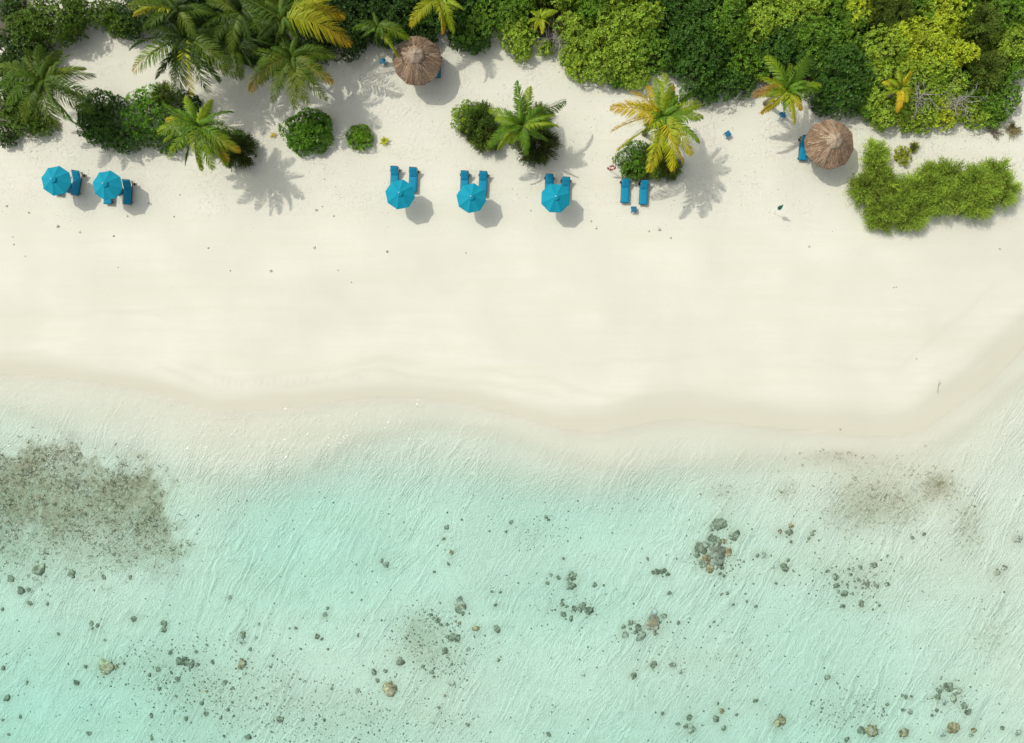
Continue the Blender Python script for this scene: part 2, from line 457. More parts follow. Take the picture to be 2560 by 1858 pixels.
bp = N('ShaderNodeBump'); bp.inputs['Strength'].default_value = 1.0; bp.inputs['Distance'].default_value = .085
L(hgt, bp.inputs['Height']); L(bp.outputs[0], b.inputs['Normal'])
M['sand'] = m
me = np_mesh('sand', V, Q, M['sand'], smooth=True, attrs={'wet': wet.ravel(), 'rough': rough.ravel(), 'sea': sea.ravel(), 'litter_shade': lit.ravel(), 'growth': alg.ravel()})
tag(link('sand', me), kind='structure')

# ------------------------------------------------------------------ water: a clear body that swallows red light
m, t, b, o = mat_new('lagoon_water')
N = t.nodes.new; L = t.links.new
geo = N('ShaderNodeNewGeometry')
t.nodes.remove(b)
tr = N('ShaderNodeBsdfTransparent')
gl = N('ShaderNodeBsdfGlossy'); gl.inputs['Roughness'].default_value = .10
h1 = noise(1.0, 2, R(-32), (1.3, .45, 1), dist=.8)
h2 = noise(2.8, 3, R(-40), (1.2, .7, 1))
hh = math_('ADD', math_('MULTIPLY', h1, .8), math_('MULTIPLY', h2, .6))
bp = N('ShaderNodeBump'); bp.inputs['Strength'].default_value = 1.0; bp.inputs['Distance'].default_value = .11
L(hh, bp.inputs['Height'])
L(bp.outputs[0], gl.inputs['Normal'])
# reflectance of water by the angle, the same from above and from below (the rays run straight here)
dt = N('ShaderNodeVectorMath'); dt.operation = 'DOT_PRODUCT'; L(bp.outputs[0], dt.inputs[0]); L(geo.outputs['Incoming'], dt.inputs[1])
fr_ = math_('MULTIPLY_ADD', math_('POWER', math_('MAXIMUM', math_('SUBTRACT', 1.0, math_('ABSOLUTE', dt.outputs['Value'])), 0.0), 5.0), .98, .02)
mx = N('ShaderNodeMixShader'); L(fr_, mx.inputs[0]); L(tr.outputs[0], mx.inputs[1]); L(gl.outputs[0], mx.inputs[2])
L(mx.outputs[0], o.inputs['Surface'])
va = N('ShaderNodeVolumeAbsorption'); va.inputs['Color'].default_value = (.0, .872, .850, 1); va.inputs['Density'].default_value = .20
L(va.outputs[0], o.inputs['Volume'])
M['water'] = m
mb = MB(); mb.box((0, 0, (ZW - 14) / 2), (1700, 1700, ZW + 14))
wo_ = mb.build('water', M['water']); tag(wo_, kind='structure')

# ------------------------------------------------------------------ beach furniture
def make_umbrella():
    root = empty('beach_umbrella', (0, 0, 0))
    rim, apex, Rr = 2.15, 2.72, 1.245
    # canopy: eight panels that sag a little between the ribs, with a short valance
    nr, na = 6, 4
    v = []; f = []
    def pt(k, u, s):           # k panel corner fraction, s 0..1 outwards
        a0 = 2 * PI * math.floor(k) / 8; a1 = a0 + 2 * PI / 8
        q = k - math.floor(k)
        x = (math.cos(a0) * (1 - q) + math.cos(a1) * q) * Rr * s
        y = (math.sin(a0) * (1 - q) + math.sin(a1) * q) * Rr * s
        sag = -.05 * math.sin(PI * q) * s
        z = apex - (apex - rim) * (s ** 1.12) + sag
        return (x, y, z)
    tot = 8 * na
    ss = [.16 + .84 * i / nr for i in range(nr + 1)]
    for s in ss:
        for k in range(tot): v.append(pt(k / na, 0, s))
    for k in range(tot):
        p = pt(k / na, 0, 1.0); v.append((p[0] * .997, p[1] * .997, p[2] - .07))
    for i in range(nr + 1):
        for k in range(tot):
            l = (k + 1) % tot
            f.append((i * tot + k, (i + 1) * tot + k, (i + 1) * tot + l, i * tot + l))
    mb = MB(); mb.add(v, f)
    can = mb.build('canopy', M['canvas'], root)
    mb = MB()
    v = [(0, 0, apex + .075)]; f = []
    for s, dz in ((.55, .03), (1.0, -.025)):
        for k in range(8):
            a = 2 * PI * k / 8
            v.append((.29 * s * math.cos(a), .29 * s * math.sin(a), apex + dz))
    for k in range(8):
        l = (k + 1) % 8
        f.append((0, 1 + k, 1 + l)); f.append((1 + k, 9 + k, 9 + l, 1 + l))
    mb.add(v, f); mb.build('vent_cap', M['canvas'], can)
    mb = MB(); mb.lathe([(0.001, .17), (.03, .16), (.048, .12), (.03, .085), (.018, .06)], 10, (0, 0, apex)); mb.build('finial', M['white'], root, True)
    mb = MB(); mb.tube([(0, 0, 0), (0, 0, apex + .07)], .024, 10); mb.build('pole', M['steel'], root, True)
    for k in range(8):
        a = 2 * PI * k / 8
        mb = MB()
        mb.tube([(math.cos(a) * .05, math.sin(a) * .05, apex - .06), (math.cos(a) * Rr * .98, math.sin(a) * Rr * .98, rim - .02)], .010, 5)
        mb.tube([(math.cos(a) * .04, math.sin(a) * .04, rim - .12), (math.cos(a) * Rr * .5, math.sin(a) * Rr * .5, (rim + apex) / 2 - .05)], .008, 5)
        mb.build('rib', M['steel'], root)
    mb = MB(); mb.lathe([(0.001, .10), (.06, .10), (.08, .07), (.30, .05), (.32, .0)], 20); mb.build('base', M['rubber'], root)
    return root

def make_lounger(back=R(36)):
    """lies along y with its head at +y; origin in the middle on the sand"""
    root = empty('sun_lounger', (0, 0, 0))
    hz = .30
    mb = MB()
    for s in (-1, 1):
        mb.box((s * .335, 0, hz), (.045, 2.0, .075), bev=.008)
    for y in (-.98, -.2, .35, .975):
        mb.box((0, y, hz - .004), (.624, .05, .06), bev=.006)
    for k in range(7):
        mb.box((0, -.86 + k * .155, hz + .03), (.622, .09, .02))
    mb.build('frame', M['wood'], root)
    for sx in (-1, 1):
        for y in (-.78, .72):
            mb = MB(); mb.box((sx * .315, y, .13), (.05, .06, .26), bev=.006); mb.build('leg', M['wood'], root)
    for sx in (-1, 1):
        mb = MB()
        mb.tube([(sx * .365, .80, .11), (sx * .42, .80, .11)], .11, 14); mb.build('wheel', M['rubber'], root)
    # seat cushion, softly puffed
    def pad(L_, wd, th, quilt):
        v = []; f = []; nyy, nxx = 14, 6
        for side in (0, 1):
            for j in range(nyy + 1):
                for i in range(nxx + 1):
                    u = i / nxx * 2 - 1; q = j / nyy
                    e = (1 - abs(u) ** 6) * (1 - abs(q * 2 - 1) ** 14)
                    z = th * (.55 + .45 * e) - .012 * (math.cos(q * L_ / quilt * 2 * PI) > .93) if side else -.0
                    if e < 1e-6 and side: z = th * .5
                    v.append((u * wd / 2, q * L_, z))
        n1 = (nyy + 1) * (nxx + 1)
        for side in (0, 1):
            for j in range(nyy):
                for i in range(nxx):
                    a = side * n1 + j * (nxx + 1) + i
                    f.append((a, a + 1, a + nxx + 2, a + nxx + 1) if side else (a + nxx + 1, a + nxx + 2, a + 1, a))
        bd = [i for i in range(nxx + 1)] + [j * (nxx + 1) + nxx for j in range(1, nyy + 1)] + [nyy * (nxx + 1) + i for i in range(nxx - 1, -1, -1)] + [j * (nxx + 1) for j in range(nyy - 1, 0, -1)]
        for k in range(len(bd)):
            a, c = bd[k], bd[(k + 1) % len(bd)]
            f.append((a, c, n1 + c, n1 + a))
        return v, f
    v, f = pad(1.30, .66, .085, .43)
    mb = MB(); mb.add([(x, y - .98, z + hz + .042) for x, y, z in v], f); mb.build('seat_cushion', M['cushion'], root)
    # back rest hinged at y=.33
    ca, sa = math.cos(back), math.sin(back)
    def hinge(p): return (p[0], .335 + p[1] * ca - p[2] * sa, hz + .045 + p[1] * sa + p[2] * ca)
    v, f = pad(.78, .66, .08, .39)
    mb = MB(); mb.add([hinge((x, y, z + .024)) for x, y, z in v], f); bc = mb.build('back_cushion', M['cushion'], root)
    mb = MB()
    mm = Matrix.Rotation(back, 3, 'X')
    for s in (-1, 1): mb.box(hinge((s * .30, .39, .0)), (.045, .80, .04), mm)
    for k in range(6): mb.box(hinge((0, .08 + k * .138, .002)), (.556, .08, .02), mm)
    mb.box(hinge((0, .79, .02)), (.64, .03, .06), mm)
    for s in (-1, 1): mb.tube([hinge((s * .27, .45, -.02)), (s * .27, .93, hz)], .014, 6)
    mb.build('backrest_frame', M['wood'], root)
    return root

def make_table():
    root = empty('side_table', (0, 0, 0))
    mb = MB(); mb.box((0, 0, .40), (.46, .46, .035), bev=.008)
    mb.box((0, 0, .422), (.33, .33, .012), bev=.004)
    mb.build('table_top', M['table'], root)
    for sx in (-1, 1):
        for sy in (-1, 1):
            mb = MB(); mb.box((sx * .19, sy * .19, .19), (.045, .045, .38)); mb.build('leg', M['table'], root)
    return root

proto_u, proto_l, proto_t = make_umbrella(), make_lounger(), make_table()
remember(proto_u)
_used = set()
def place(proto, loc, rz, label, cat, group, sc_=1.0):
    if proto.name not in _used: o_ = proto; _used.add(proto.name)
    else: o_ = copy_tree(proto)
    o_.location = loc; o_.rotation_euler = (0, 0, rz); o_.scale = (sc_,) * 3
    tag(o_, label, cat, group)
    return o_

UM = [(140.8, 452.2, -11.4, 'blue octagonal parasol furthest left on the beach, open over a lounger'),
      (268.9, 463.5, -11.3, 'blue octagonal parasol second from the left, a lounger foot sticking out below it'),
      (1000.6, 486.3, -11.4, 'blue parasol over the two loungers directly below the left thatched hut'),
      (1178.4, 495.5, -11.0, 'blue parasol in the middle of the row of three near the beach centre'),
      (1388.7, 495.8, -24.5, 'blue parasol with a raised round vent, nearest to the red life ring')]
for px, py, a, lb in UM:
    x, y, z = W(px, py, 2.15)
    place(proto_u, (x, y, gz(x, y)), R(a), lb, 'parasol', 'open blue parasols on the beach')

def lounge(foot, head, label):
    fx, fy, _ = W(*foot, .3); hx, hy, _ = W(*head, .3)
    cx, cy_ = (fx + hx) / 2, (fy + hy) / 2
    a = math.atan2(hy - fy, hx - fx) - PI / 2
    place(proto_l, (cx, cy_, gz(cx, cy_)), a, label, 'sun lounger', 'blue cushioned sun loungers on the sand')
lounge((142.2, 488.9), (151, 429), 'blue lounger almost hidden under the leftmost parasol')
lounge((187.6, 489.2), (197.5, 428.9), 'shaded dark blue lounger standing between the two leftmost parasols')
lounge((270, 511.5), (273, 451.5), 'sunlit lounger whose foot sticks out below the second parasol from the left')
lounge((318.6, 512.2), (322.8, 451.5), 'shaded navy lounger just right of the second parasol from the left')
lounge((985.5, 478.5), (988, 418.3), 'left lounger under the parasol below the left thatched hut')
lounge((1031.3, 481.5), (1034.5, 421.2), 'right lounger under the parasol below the left thatched hut')
lounge((1160.5, 490), (1162.5, 429.6), 'left lounger under the middle parasol of the row of three')
lounge((1206, 491), (1209, 430.8), 'right lounger under the middle parasol of the row of three')
lounge((1371.5, 498), (1373.7, 438.1), 'left lounger under the parasol nearest the life ring')
lounge((1413, 505), (1414.9, 445.2), 'right lounger under the parasol nearest the life ring')
lounge((1561.4, 508), (1563.5, 448.7), 'left of two open blue loungers without a parasol, under the golden palm')
lounge((1607.2, 512.9), (1610.0, 452.6), 'right of two open blue loungers without a parasol, tilted slightly')
lounge((2005.0, 402), (2010.9, 342.5), 'creased blue lounger sticking out left of the right thatched hut')
lounge((1091.4, 196), (1091.4, 136), 'dark navy lounger in shade under the left thatched hut')

def table(px, py, rot, label):
    x, y, _ = W(px, py, .4)
    place(proto_t, (x, y, gz(x, y)), R(rot), label, 'side table', 'square blue side tables')
table(172.5, 475.5, -9, 'dark square side table between the leftmost parasol and its shaded lounger')
table(300.5, 482.5, -4, 'dark square side table beside the navy lounger at the second parasol')
table(1584.7, 523.5, 1, 'teal side table on open sand below the two loungers without a parasol')
table(1819.5, 335.2, 33, 'blue side table turned diagonally, alone between the golden palm and right hut')
table(1702.4, 403.5, 4, 'blue side table in shade under the lower fronds of the golden palm')
table(956.6, 153.2, 2, 'navy side table in tree shade left of the left thatched hut')
table(1956.7, 287.2, 4, 'blue side table half hidden under the palm above the right thatched hut')
table(2031, 395, 20, 'dark side table peeking out at the lower left rim of the right thatched hut')

# life ring on its post
x, y, _ = W(1524, 426.8)
root = empty('life_ring', (x, y, gz(x, y)))
tag(root, 'red and white life ring hanging on a thin post', 'life ring')
mb = MB(); mb.tube([(0, 0, -.2), (0, .03, 1.72)], .028, 8); mb.lathe([(.0, 1.76), (.03, 1.74), (.03, 1.70)], 8, (0, .03, 0)); mb.build('post', M['driftwood'], root)
mb = MB(); mb.box((0, -.02, 1.46), (.05, .12, .03)); mb.build('hook', M['steel'], root)
tilt = Matrix.Rotation(R(90 - 17), 3, 'X')
nseg, nc = 48, 10
def ring_mesh(segs, nm, mt):
    mb = MB()
    for s0, s1 in segs:
        v = []; f = []; n_ = s1 - s0 + 1
        for i in range(s0, s1 + 1):
            a = 2 * PI * i / nseg
            for k in range(nc):
                c = 2 * PI * k / nc
                rr = .285 + .085 * math.cos(c)
                v.append(tilt @ Vector((rr * math.cos(a), rr * math.sin(a), .06 * math.sin(c))) + Vector((0, -.10, 1.22)))
        for i in range(n_ - 1):
            for k in range(nc):
                l = (k + 1) % nc
                f.append((i * nc + k, i * nc + l, (i + 1) * nc + l, (i + 1) * nc + k))
        mb.add(v, f)
    return mb.build(nm, mt, root, True)
ring_mesh([(q * 12 + 8, q * 12 + 17) for q in range(4)], 'buoy', M['red'])
for q in range(4): ring_mesh([(q * 12 + 5, q * 12 + 8)], 'white_band', M['white'])
mb = MB()
for q in range(4):
    a0 = 2 * PI * (q * 12 + 6.5) / nseg
    pts = []
    for k in range(7):
        a = a0 + k / 6 * PI / 2; rr = .385 + .03 * math.sin(k / 6 * PI)
        pts.append(tilt @ Vector((rr * math.cos(a), rr * math.sin(a), 0)) + Vector((0, -.10, 1.22)))
    mb.tube(pts, .009, 5)
mb.build('rope', M['white'], root)

# furled green parasol on a pale pole
x, y, _ = W(1932.7, 533.6)
root = empty('furled_parasol', (x, y, gz(x, y)))
tag(root, 'small furled green parasol on a thin pale pole, alone on the open sand', 'parasol')
lean = lambda z: (.03 * z, .10 * z, z)
mb = MB(); mb.tube([lean(-.2), lean(2.1)], .018, 8); mb.build('pole', M['white'], root)
mb = MB()
prof = [(1.25, .03), (1.30, .12), (1.42, .155), (1.6, .135), (1.85, .085), (2.1, .04), (2.3, .008)]
v = []; f = []; n_ = 16
for z, r_ in prof:
    c = lean(z)
    for k in range(n_):
        a = 2 * PI * k / n_; q = r_ * (1 + .16 * (k % 2))
        v.append((c[0] + q * math.cos(a), c[1] + q * math.sin(a), z))
for i in range(len(prof) - 1):
    for k in range(n_):
        l = (k + 1) % n_; f.append((i * n_ + k, i * n_ + l, (i + 1) * n_ + l, (i + 1) * n_ + k))
f.append(tuple(range(n_ - 1, -1, -1)))
mb.add(v, f); mb.build('folded_canopy', M['green_cloth'], root)

# thatched huts
def hut(px, py, seed, label, rot, warm):
    rg = np.random.default_rng(seed)
    x, y, _ = W(px, py, 2.35)
    root = empty('thatched_hut', (x, y, gz(x, y)))
    tag(root, label, 'thatched hut', 'round thatched huts on the beach')
    Rr, rim, apex = 1.97, 2.2, 3.55
    K = 120
    th = np.arange(K) * 2 * PI / K
    # uneven eaves: a soft polygon with ragged ends
    base = Rr * (1 - .035 * np.abs(np.sin(th * 5 + rot))) * (1 + .05 * (fbm(np.cos(th) * 2 + seed, np.sin(th) * 2, 1.0, seed) - .5) * 2)
    rings = []
    prof = [(1.0, rim - .10), (1.0, rim), (.80, rim + .30), (.60, rim + .60), (.59, rim + .66), (.32, rim + 1.02), (.315, rim + 1.10), (.16, rim + 1.26), (.02, apex)]
    tones = np.array([[.30, .215, .145], [.36, .27, .185], [.24, .165, .105], [.42, .34, .25], [.30, .18, .105]]) * np.array(warm)
    v = []; tt = []
    for s, z in prof:
        wob = .03 * (fbm(np.cos(th) * 3 * s, np.sin(th) * 3 * s, .7, seed + 5) - .5)
        rr = base * s * (1 + .01 * rg.standard_normal(K))
        v.append(np.stack([rr * np.cos(th), rr * np.sin(th), np.full(K, z) + wob], 1)); tt.append(np.tile(tones[2] * .8, (K, 1)))
    nr = len(prof)
    q = []
    for i in range(nr - 1):
        k = np.arange(K); l = (k + 1) % K
        q.append(np.stack([i * K + k, i * K + l, (i + 1) * K + l, (i + 1) * K + k], 1))
    v = np.concatenate(v); q = np.concatenate(q); tt = np.concatenate(tt)
    # straws laid down the slope in shaggy bundles
    n = 6000
    zr = np.array([p[1] for p in prof[1:]])[::-1]; sr = np.array([p[0] for p in prof[1:]])[::-1]
    a = rg.random(n) * 2 * PI
    s0 = np.sqrt(rg.random(n)) * .86 + .04
    ln = .22 + .30 * rg.random(n)
    s1 = np.minimum(s0 + ln, 1.0 + .05 * rg.random(n))
    swirl = .16 * (fbm(np.cos(a) * 1.5, np.sin(a) * 1.5, .8, seed + 9) - .35) + .10 * rg.standard_normal(n) * .5
    a1 = a + swirl * (s1 - s0) / np.maximum(s1, .2) * 2.2
    bi = lambda aa: np.interp(aa % (2 * PI), np.append(th, 2 * PI), np.append(base, base[0]))
    def pos(s, aa, lift):
        r_ = bi(aa) * s
        z = np.interp(s, sr, zr) - np.clip(s - 1.0, 0, 1) * 2.0 + lift
        return np.stack([r_ * np.cos(aa), r_ * np.sin(aa), z], 1)
    lf0 = .015 + .03 * rg.random(n); lf1 = .02 + .075 * rg.random(n) ** 1.5
    wd = .012 + .014 * rg.random(n)
    p0 = pos(s0, a, lf0); p1 = pos(s1, a1, lf1)
    tan0 = np.stack([-np.sin(a), np.cos(a), np.zeros(n)], 1) * wd[:, None]
    tan1 = np.stack([-np.sin(a1), np.cos(a1), np.zeros(n)], 1) * (wd * .7)[:, None]
    sv = np.stack([p0 - tan0, p1 - tan1, p1 + tan1, p0 + tan0], 1).reshape(-1, 3)
    sq = (np.arange(n * 4).reshape(-1, 4) + len(v))
    tone = tones[rg.integers(0, 5, n)] * (.75 + .5 * rg.random(n))[:, None] * (.8 + .5 * fbm(np.cos(a) * s0 * 3, np.sin(a) * s0 * 3, .6, seed + 2))[:, None]
    tone *= np.where(s0 > .30, 1, 1.12)[:, None]
    bun = vnoise(a * 11 + s0 * 2, s0 * 2.5, 1.0, seed) * .6 + vnoise(a * 27, s0 * 3, 1.0, seed + 3) * .4     # straw lies in bundles
    tone *= (.45 + 1.05 * bun)[:, None]
    st = np.repeat(tone, 4, 0)
    me = np_mesh('roof', np.concatenate([v, sv]), np.concatenate([q, sq]), M['straw'], np.concatenate([tt, st]))
    link('roof', me, root)
    # the smoother cap that sheds the rain at the top
    K2 = 48; th2 = np.arange(K2) * 2 * PI / K2
    v = []; tt = []
    pr2 = [(.68, rim + 1.07), (.69, rim + 1.105), (.45, rim + 1.23), (.2, rim + 1.37), (.02, rim + 1.52)]
    for r_, z in pr2:
        rr = r_ * (1 + .05 * np.sin(th2 * 7 + seed) * (r_ > .3))
        zz = z + .02 * np.sin(th2 * 5 + seed * 2) + .012 * rg.standard_normal(K2)
        v.append(np.stack([rr * np.cos(th2), rr * np.sin(th2), zz], 1))
        tt.append(np.array([.43, .35, .265]) * np.array(warm) * (.85 + .3 * rg.random(K2))[:, None])
    q = []
    for i in range(len(pr2) - 1):
        k = np.arange(K2); l = (k + 1) % K2
        q.append(np.stack([i * K2 + k, i * K2 + l, (i + 1) * K2 + l, (i + 1) * K2 + k], 1))
    link('roof_cap', np_mesh('roof_cap', np.concatenate(v), np.concatenate(q), M['straw'], np.concatenate(tt)), root)
    mb = MB(); mb.tube([(0, 0, -.2), (0, 0, 3.35)], .08, 10); mb.build('post', M['palm_bark'], root, True)
    for k in range(5):
        a = 2 * PI * k / 5 + rot
        mb = MB(); mb.tube([(.06 * math.cos(a), .06 * math.sin(a), 3.2), (1.85 * math.cos(a), 1.85 * math.sin(a), 2.12)], .03, 6); mb.build('rafter', M['bark'], root)
    return root
hut(1042.9, 151.0, 3, 'left of the two round thatched huts, brown shaggy roof beside the dark trees', .4, (1.0, .97, .95))
hut(2074.8, 360.0, 8, 'right of the two round thatched huts, paler roof beside the feathery shrubs', 1.1, (1.10, 1.06, 1.0))

# ------------------------------------------------------------------ plants
def leaf_quads(P, D, U, ln, wd):
    """kite-shaped leaves: base P, direction D, side U (all n,3), length and width (n)"""
    tip = P + D * ln[:, None]
    mid = P + D * (ln * .55)[:, None]
    a = mid + U * (wd / 2)[:, None]; b_ = mid - U * (wd / 2)[:, None]
    v = np.stack([P, a, tip, b_], 1).reshape(-1, 3)
    return v, np.arange(len(v)).reshape(-1, 4)
def unit(v): return v / np.maximum(np.linalg.norm(v, axis=-1, keepdims=True), 1e-9)

def lobes(rg, rx, ry, h, n):
    """a crown as a heap of overlapping domes"""
    c = []; r_ = []
    for i in range(n):
        a = rg.random() * 2 * PI; q = math.sqrt(rg.random()) * .74
        rr = (.24 + .30 * rg.random())
        z = h * (.50 + .30 * rg.random()) * (1 - .32 * q * q)
        c.append((rx * q * math.cos(a), ry * q * math.sin(a), z)); r_.append((rr * rx, rr * ry, max(.3, min(h - z, rr * (rx + ry) / 2) )))
    for i in range(max(4, n // 2)):                # low skirt that reaches the sand
        a = 2 * PI * (i + rg.random()) / max(4, n // 2); q = .66
        rr = .32 + .10 * rg.random()
        c.append((rx * q * math.cos(a), ry * q * math.sin(a), h * .30)); r_.append((rr * rx, rr * ry, h * .34))
    return np.array(c), np.array(r_)

def broad_crown(rg, rx, ry, h, tone, leaf=.17, dens=1.0, spread=.16, tall=0.0):
    C_, R_ = lobes(rg, rx, ry, h, int(9 + 4 * rx))
    area = 2.2 * PI * rx * ry + 2 * (rx + ry) * h * .7
    n = int(area * 34 * dens)
    k = rg.integers(0, len(C_), n)
    d = unit(rg.standard_normal((n, 3))); d[:, 2] = np.abs(d[:, 2]) * 1.0 - .22
    d = unit(d)
    P = C_[k] + d * R_[k] * (.90 + .16 * rg.random((n, 1)))
    # drop those buried in another dome, keep a few for the inside
    keep = np.ones(n, bool)
    for j in range(len(C_)):
        q = (((P - C_[j]) / R_[j]) ** 2).sum(1)
        keep &= (q > .70) | (rg.random(n) < .10) | (k == j)
    keep &= P[:, 2] > .06
    P = P[keep]; d = d[keep]; n = len(P)
    P[:, 2] += tall
    L_ = 6
    lobe_tone = 1 + .28 * (rg.random(len(C_)) - .5)
    tn = tone * lobe_tone[k[keep]][:, None] * (1 + .55 * (rg.random((n, 1)) - .5))
    hue = rg.random((n, 1))
    tn = tn * (1 + spread * (hue - .5) * np.array([[2.0, .6, -.6]]))
    up = unit(d + np.array([0, 0, .55]) + .35 * rg.standard_normal((n, 3)))
    ax = unit(np.cross(up, rg.standard_normal((n, 3)))); ay = np.cross(up, ax)
    vs_ = []; cs_ = []
    ph = rg.random(n) * 2 * PI
    for i in range(L_):
        a = ph + 2 * PI * i / L_ + .3 * rg.standard_normal(n)
        rad = ax * np.cos(a)[:, None] + ay * np.sin(a)[:, None]
        el = .25 + .55 * rg.random(n)
        D = unit(rad * np.cos(el)[:, None] + up * np.sin(el)[:, None])
        U = unit(np.cross(up, D) + .25 * rg.standard_normal((n, 3)))
        ln = leaf * (.7 + .6 * rg.random(n)); wd = ln * .52
        v, q = leaf_quads(P + .02 * rad, D, U, ln, wd)
        vs_.append(v); cs_.append(np.repeat(tn * (1 + .22 * (rg.random((n, 1)) - .5)), 4, 0))
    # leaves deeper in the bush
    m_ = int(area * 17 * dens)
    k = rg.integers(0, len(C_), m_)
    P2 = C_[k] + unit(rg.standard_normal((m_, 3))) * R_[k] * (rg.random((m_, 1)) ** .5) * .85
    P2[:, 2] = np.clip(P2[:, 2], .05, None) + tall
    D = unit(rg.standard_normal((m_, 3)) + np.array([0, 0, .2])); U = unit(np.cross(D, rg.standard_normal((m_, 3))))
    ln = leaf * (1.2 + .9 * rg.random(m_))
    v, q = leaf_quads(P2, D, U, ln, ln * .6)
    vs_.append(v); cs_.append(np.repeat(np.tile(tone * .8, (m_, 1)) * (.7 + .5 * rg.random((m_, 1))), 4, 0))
    v = np.concatenate(vs_); c = np.concatenate(cs_)
    return v, np.arange(len(v)).reshape(-1, 4), np.clip(c, .002, .8)

def feather_crown(rg, rx, ry, h, tone, dens=1.0, fine=1.0, loose=1.0, tall=0.0):
    """wispy sprays of needles that fan outwards along arching branches"""
    area = PI * rx * ry + (rx + ry) * h
    nb = int(16 + area * 3.2)
    per = int(9 * dens * 1.9)
    n = nb * per
    ba = np.repeat(rg.random(nb) * 2 * PI, per); bq = np.repeat(.30 + .68 * np.sqrt(rg.random(nb)), per)
    bh = np.repeat(.48 + .62 * rg.random(nb), per); btone = np.repeat(.50 + .85 * rg.random(nb), per)
    s_ = .35 + .65 * rg.random(n) ** .7
    a = ba + .16 * rg.standard_normal(n) / np.maximum(bq * s_, .2) * .6
    q = bq * s_ * (1 + .05 * rg.standard_normal(n))
    top = h * (1 - .55 * q ** 2.2) * bh
    z = top * (.30 + .70 * np.sin(s_ * PI * .55)) + .06 * rg.standard_normal(n)
    P = np.stack([rx * q * np.cos(a), ry * q * np.sin(a), z], 1)
    out = np.stack([np.cos(a) * q, np.sin(a) * q, .55 - .2 * q], 1)
    D = unit(out * np.array([1.25, 1.25, 1.0]) + .24 * rg.standard_normal((n, 3)))
    ln = (.34 + .40 * rg.random(n)) * loose
    P = P - D * (ln * .6)[:, None]
    P[:, 2] = np.clip(P[:, 2], .05, None) + tall
    vs_ = []; cs_ = []
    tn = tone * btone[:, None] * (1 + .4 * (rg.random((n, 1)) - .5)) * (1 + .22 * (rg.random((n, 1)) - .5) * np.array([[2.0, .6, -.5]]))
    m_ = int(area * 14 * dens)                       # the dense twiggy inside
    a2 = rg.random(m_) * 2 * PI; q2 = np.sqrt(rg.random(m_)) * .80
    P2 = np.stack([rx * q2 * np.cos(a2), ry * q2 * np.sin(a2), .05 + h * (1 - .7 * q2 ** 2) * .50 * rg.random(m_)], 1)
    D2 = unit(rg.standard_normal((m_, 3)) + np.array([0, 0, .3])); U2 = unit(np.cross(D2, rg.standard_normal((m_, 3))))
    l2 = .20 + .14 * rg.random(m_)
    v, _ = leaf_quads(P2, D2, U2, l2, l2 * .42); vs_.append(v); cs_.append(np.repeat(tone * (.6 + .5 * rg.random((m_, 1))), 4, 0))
    Nn = 14
    for i in range(Nn):
        s = (i + .5) / Nn
        B = P + D * (ln * s)[:, None]; B[:, 2] -= .10 * s * s
        dr = unit(D * 1.25 + .62 * rg.standard_normal((n, 3)))
        U = unit(np.cross(dr, rg.standard_normal((n, 3))))
        l2 = (.16 + .12 * rg.random(n)) * fine * (1.1 - .4 * s); wd = (.030 + .022 * rg.random(n)) * fine
        v, _ = leaf_quads(B, dr, U, l2, wd)
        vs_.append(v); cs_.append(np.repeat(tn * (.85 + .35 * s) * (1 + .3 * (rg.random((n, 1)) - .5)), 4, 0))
    v = np.concatenate(vs_); c = np.concatenate(cs_)
    return v, np.arange(len(v)).reshape(-1, 4), np.clip(c, .002, .8)

def stems(rg, rx, ry, h, root, mat, n=7, tall=0.0):
    mb = MB()
    for i in range(n):
        a = 2 * PI * (i + rg.random() * .7) / n; q = .25 + .5 * rg.random()
        z = h * (.45 + .25 * rg.random())
        e = (rx * q * math.cos(a), ry * q * math.sin(a), z + tall)
        s = (.10 * math.cos(a), .10 * math.sin(a), -.1)
        mid = (e[0] * .45 + .05 * rg.standard_normal(), e[1] * .45 + .05 * rg.standard_normal(), (z + tall) * .6)
        mb.tube([s, mid, e], [.05, .035, .012], 5)
        for j in range(2):
            b_ = a + rg.standard_normal() * .7
            mb.tube([mid, (mid[0] + .3 * rx * math.cos(b_), mid[1] + .3 * ry * math.sin(b_), mid[2] + h * .25)], [.022, .008], 4)
    return mb.build('stems' if tall == 0 else 'trunk', mat, root)

TONE = {'yg': (.31, .45, .038), 'ye': (.43, .53, .028), 'mg': (.135, .265, .018), 'dg': (.066, .155, .016), 'bd': (.036, .085, .010),  # bd: dark green with the thicket's shade put into the colour
        'fe': (.155, .225, .030), 'fl': (.33, .46, .055), 'fd': (.075, .115, .018), 'fo': (.19, .24, .045)}
WORDS = {'yg': ('yellow-green', 'leafy bush'), 'ye': ('bright yellow', 'leafy bush'), 'mg': ('fresh green', 'leafy bush'), 'dg': ('dark green', 'leafy bush'),
         'bd': ('shaded blackish-green', 'leafy bush'), 'fe': ('olive', 'feathery bush'), 'fl': ('light green', 'feathery bush'), 'fd': ('dark', 'feathery bush'), 'fo': ('pale olive', 'feathery bush')}
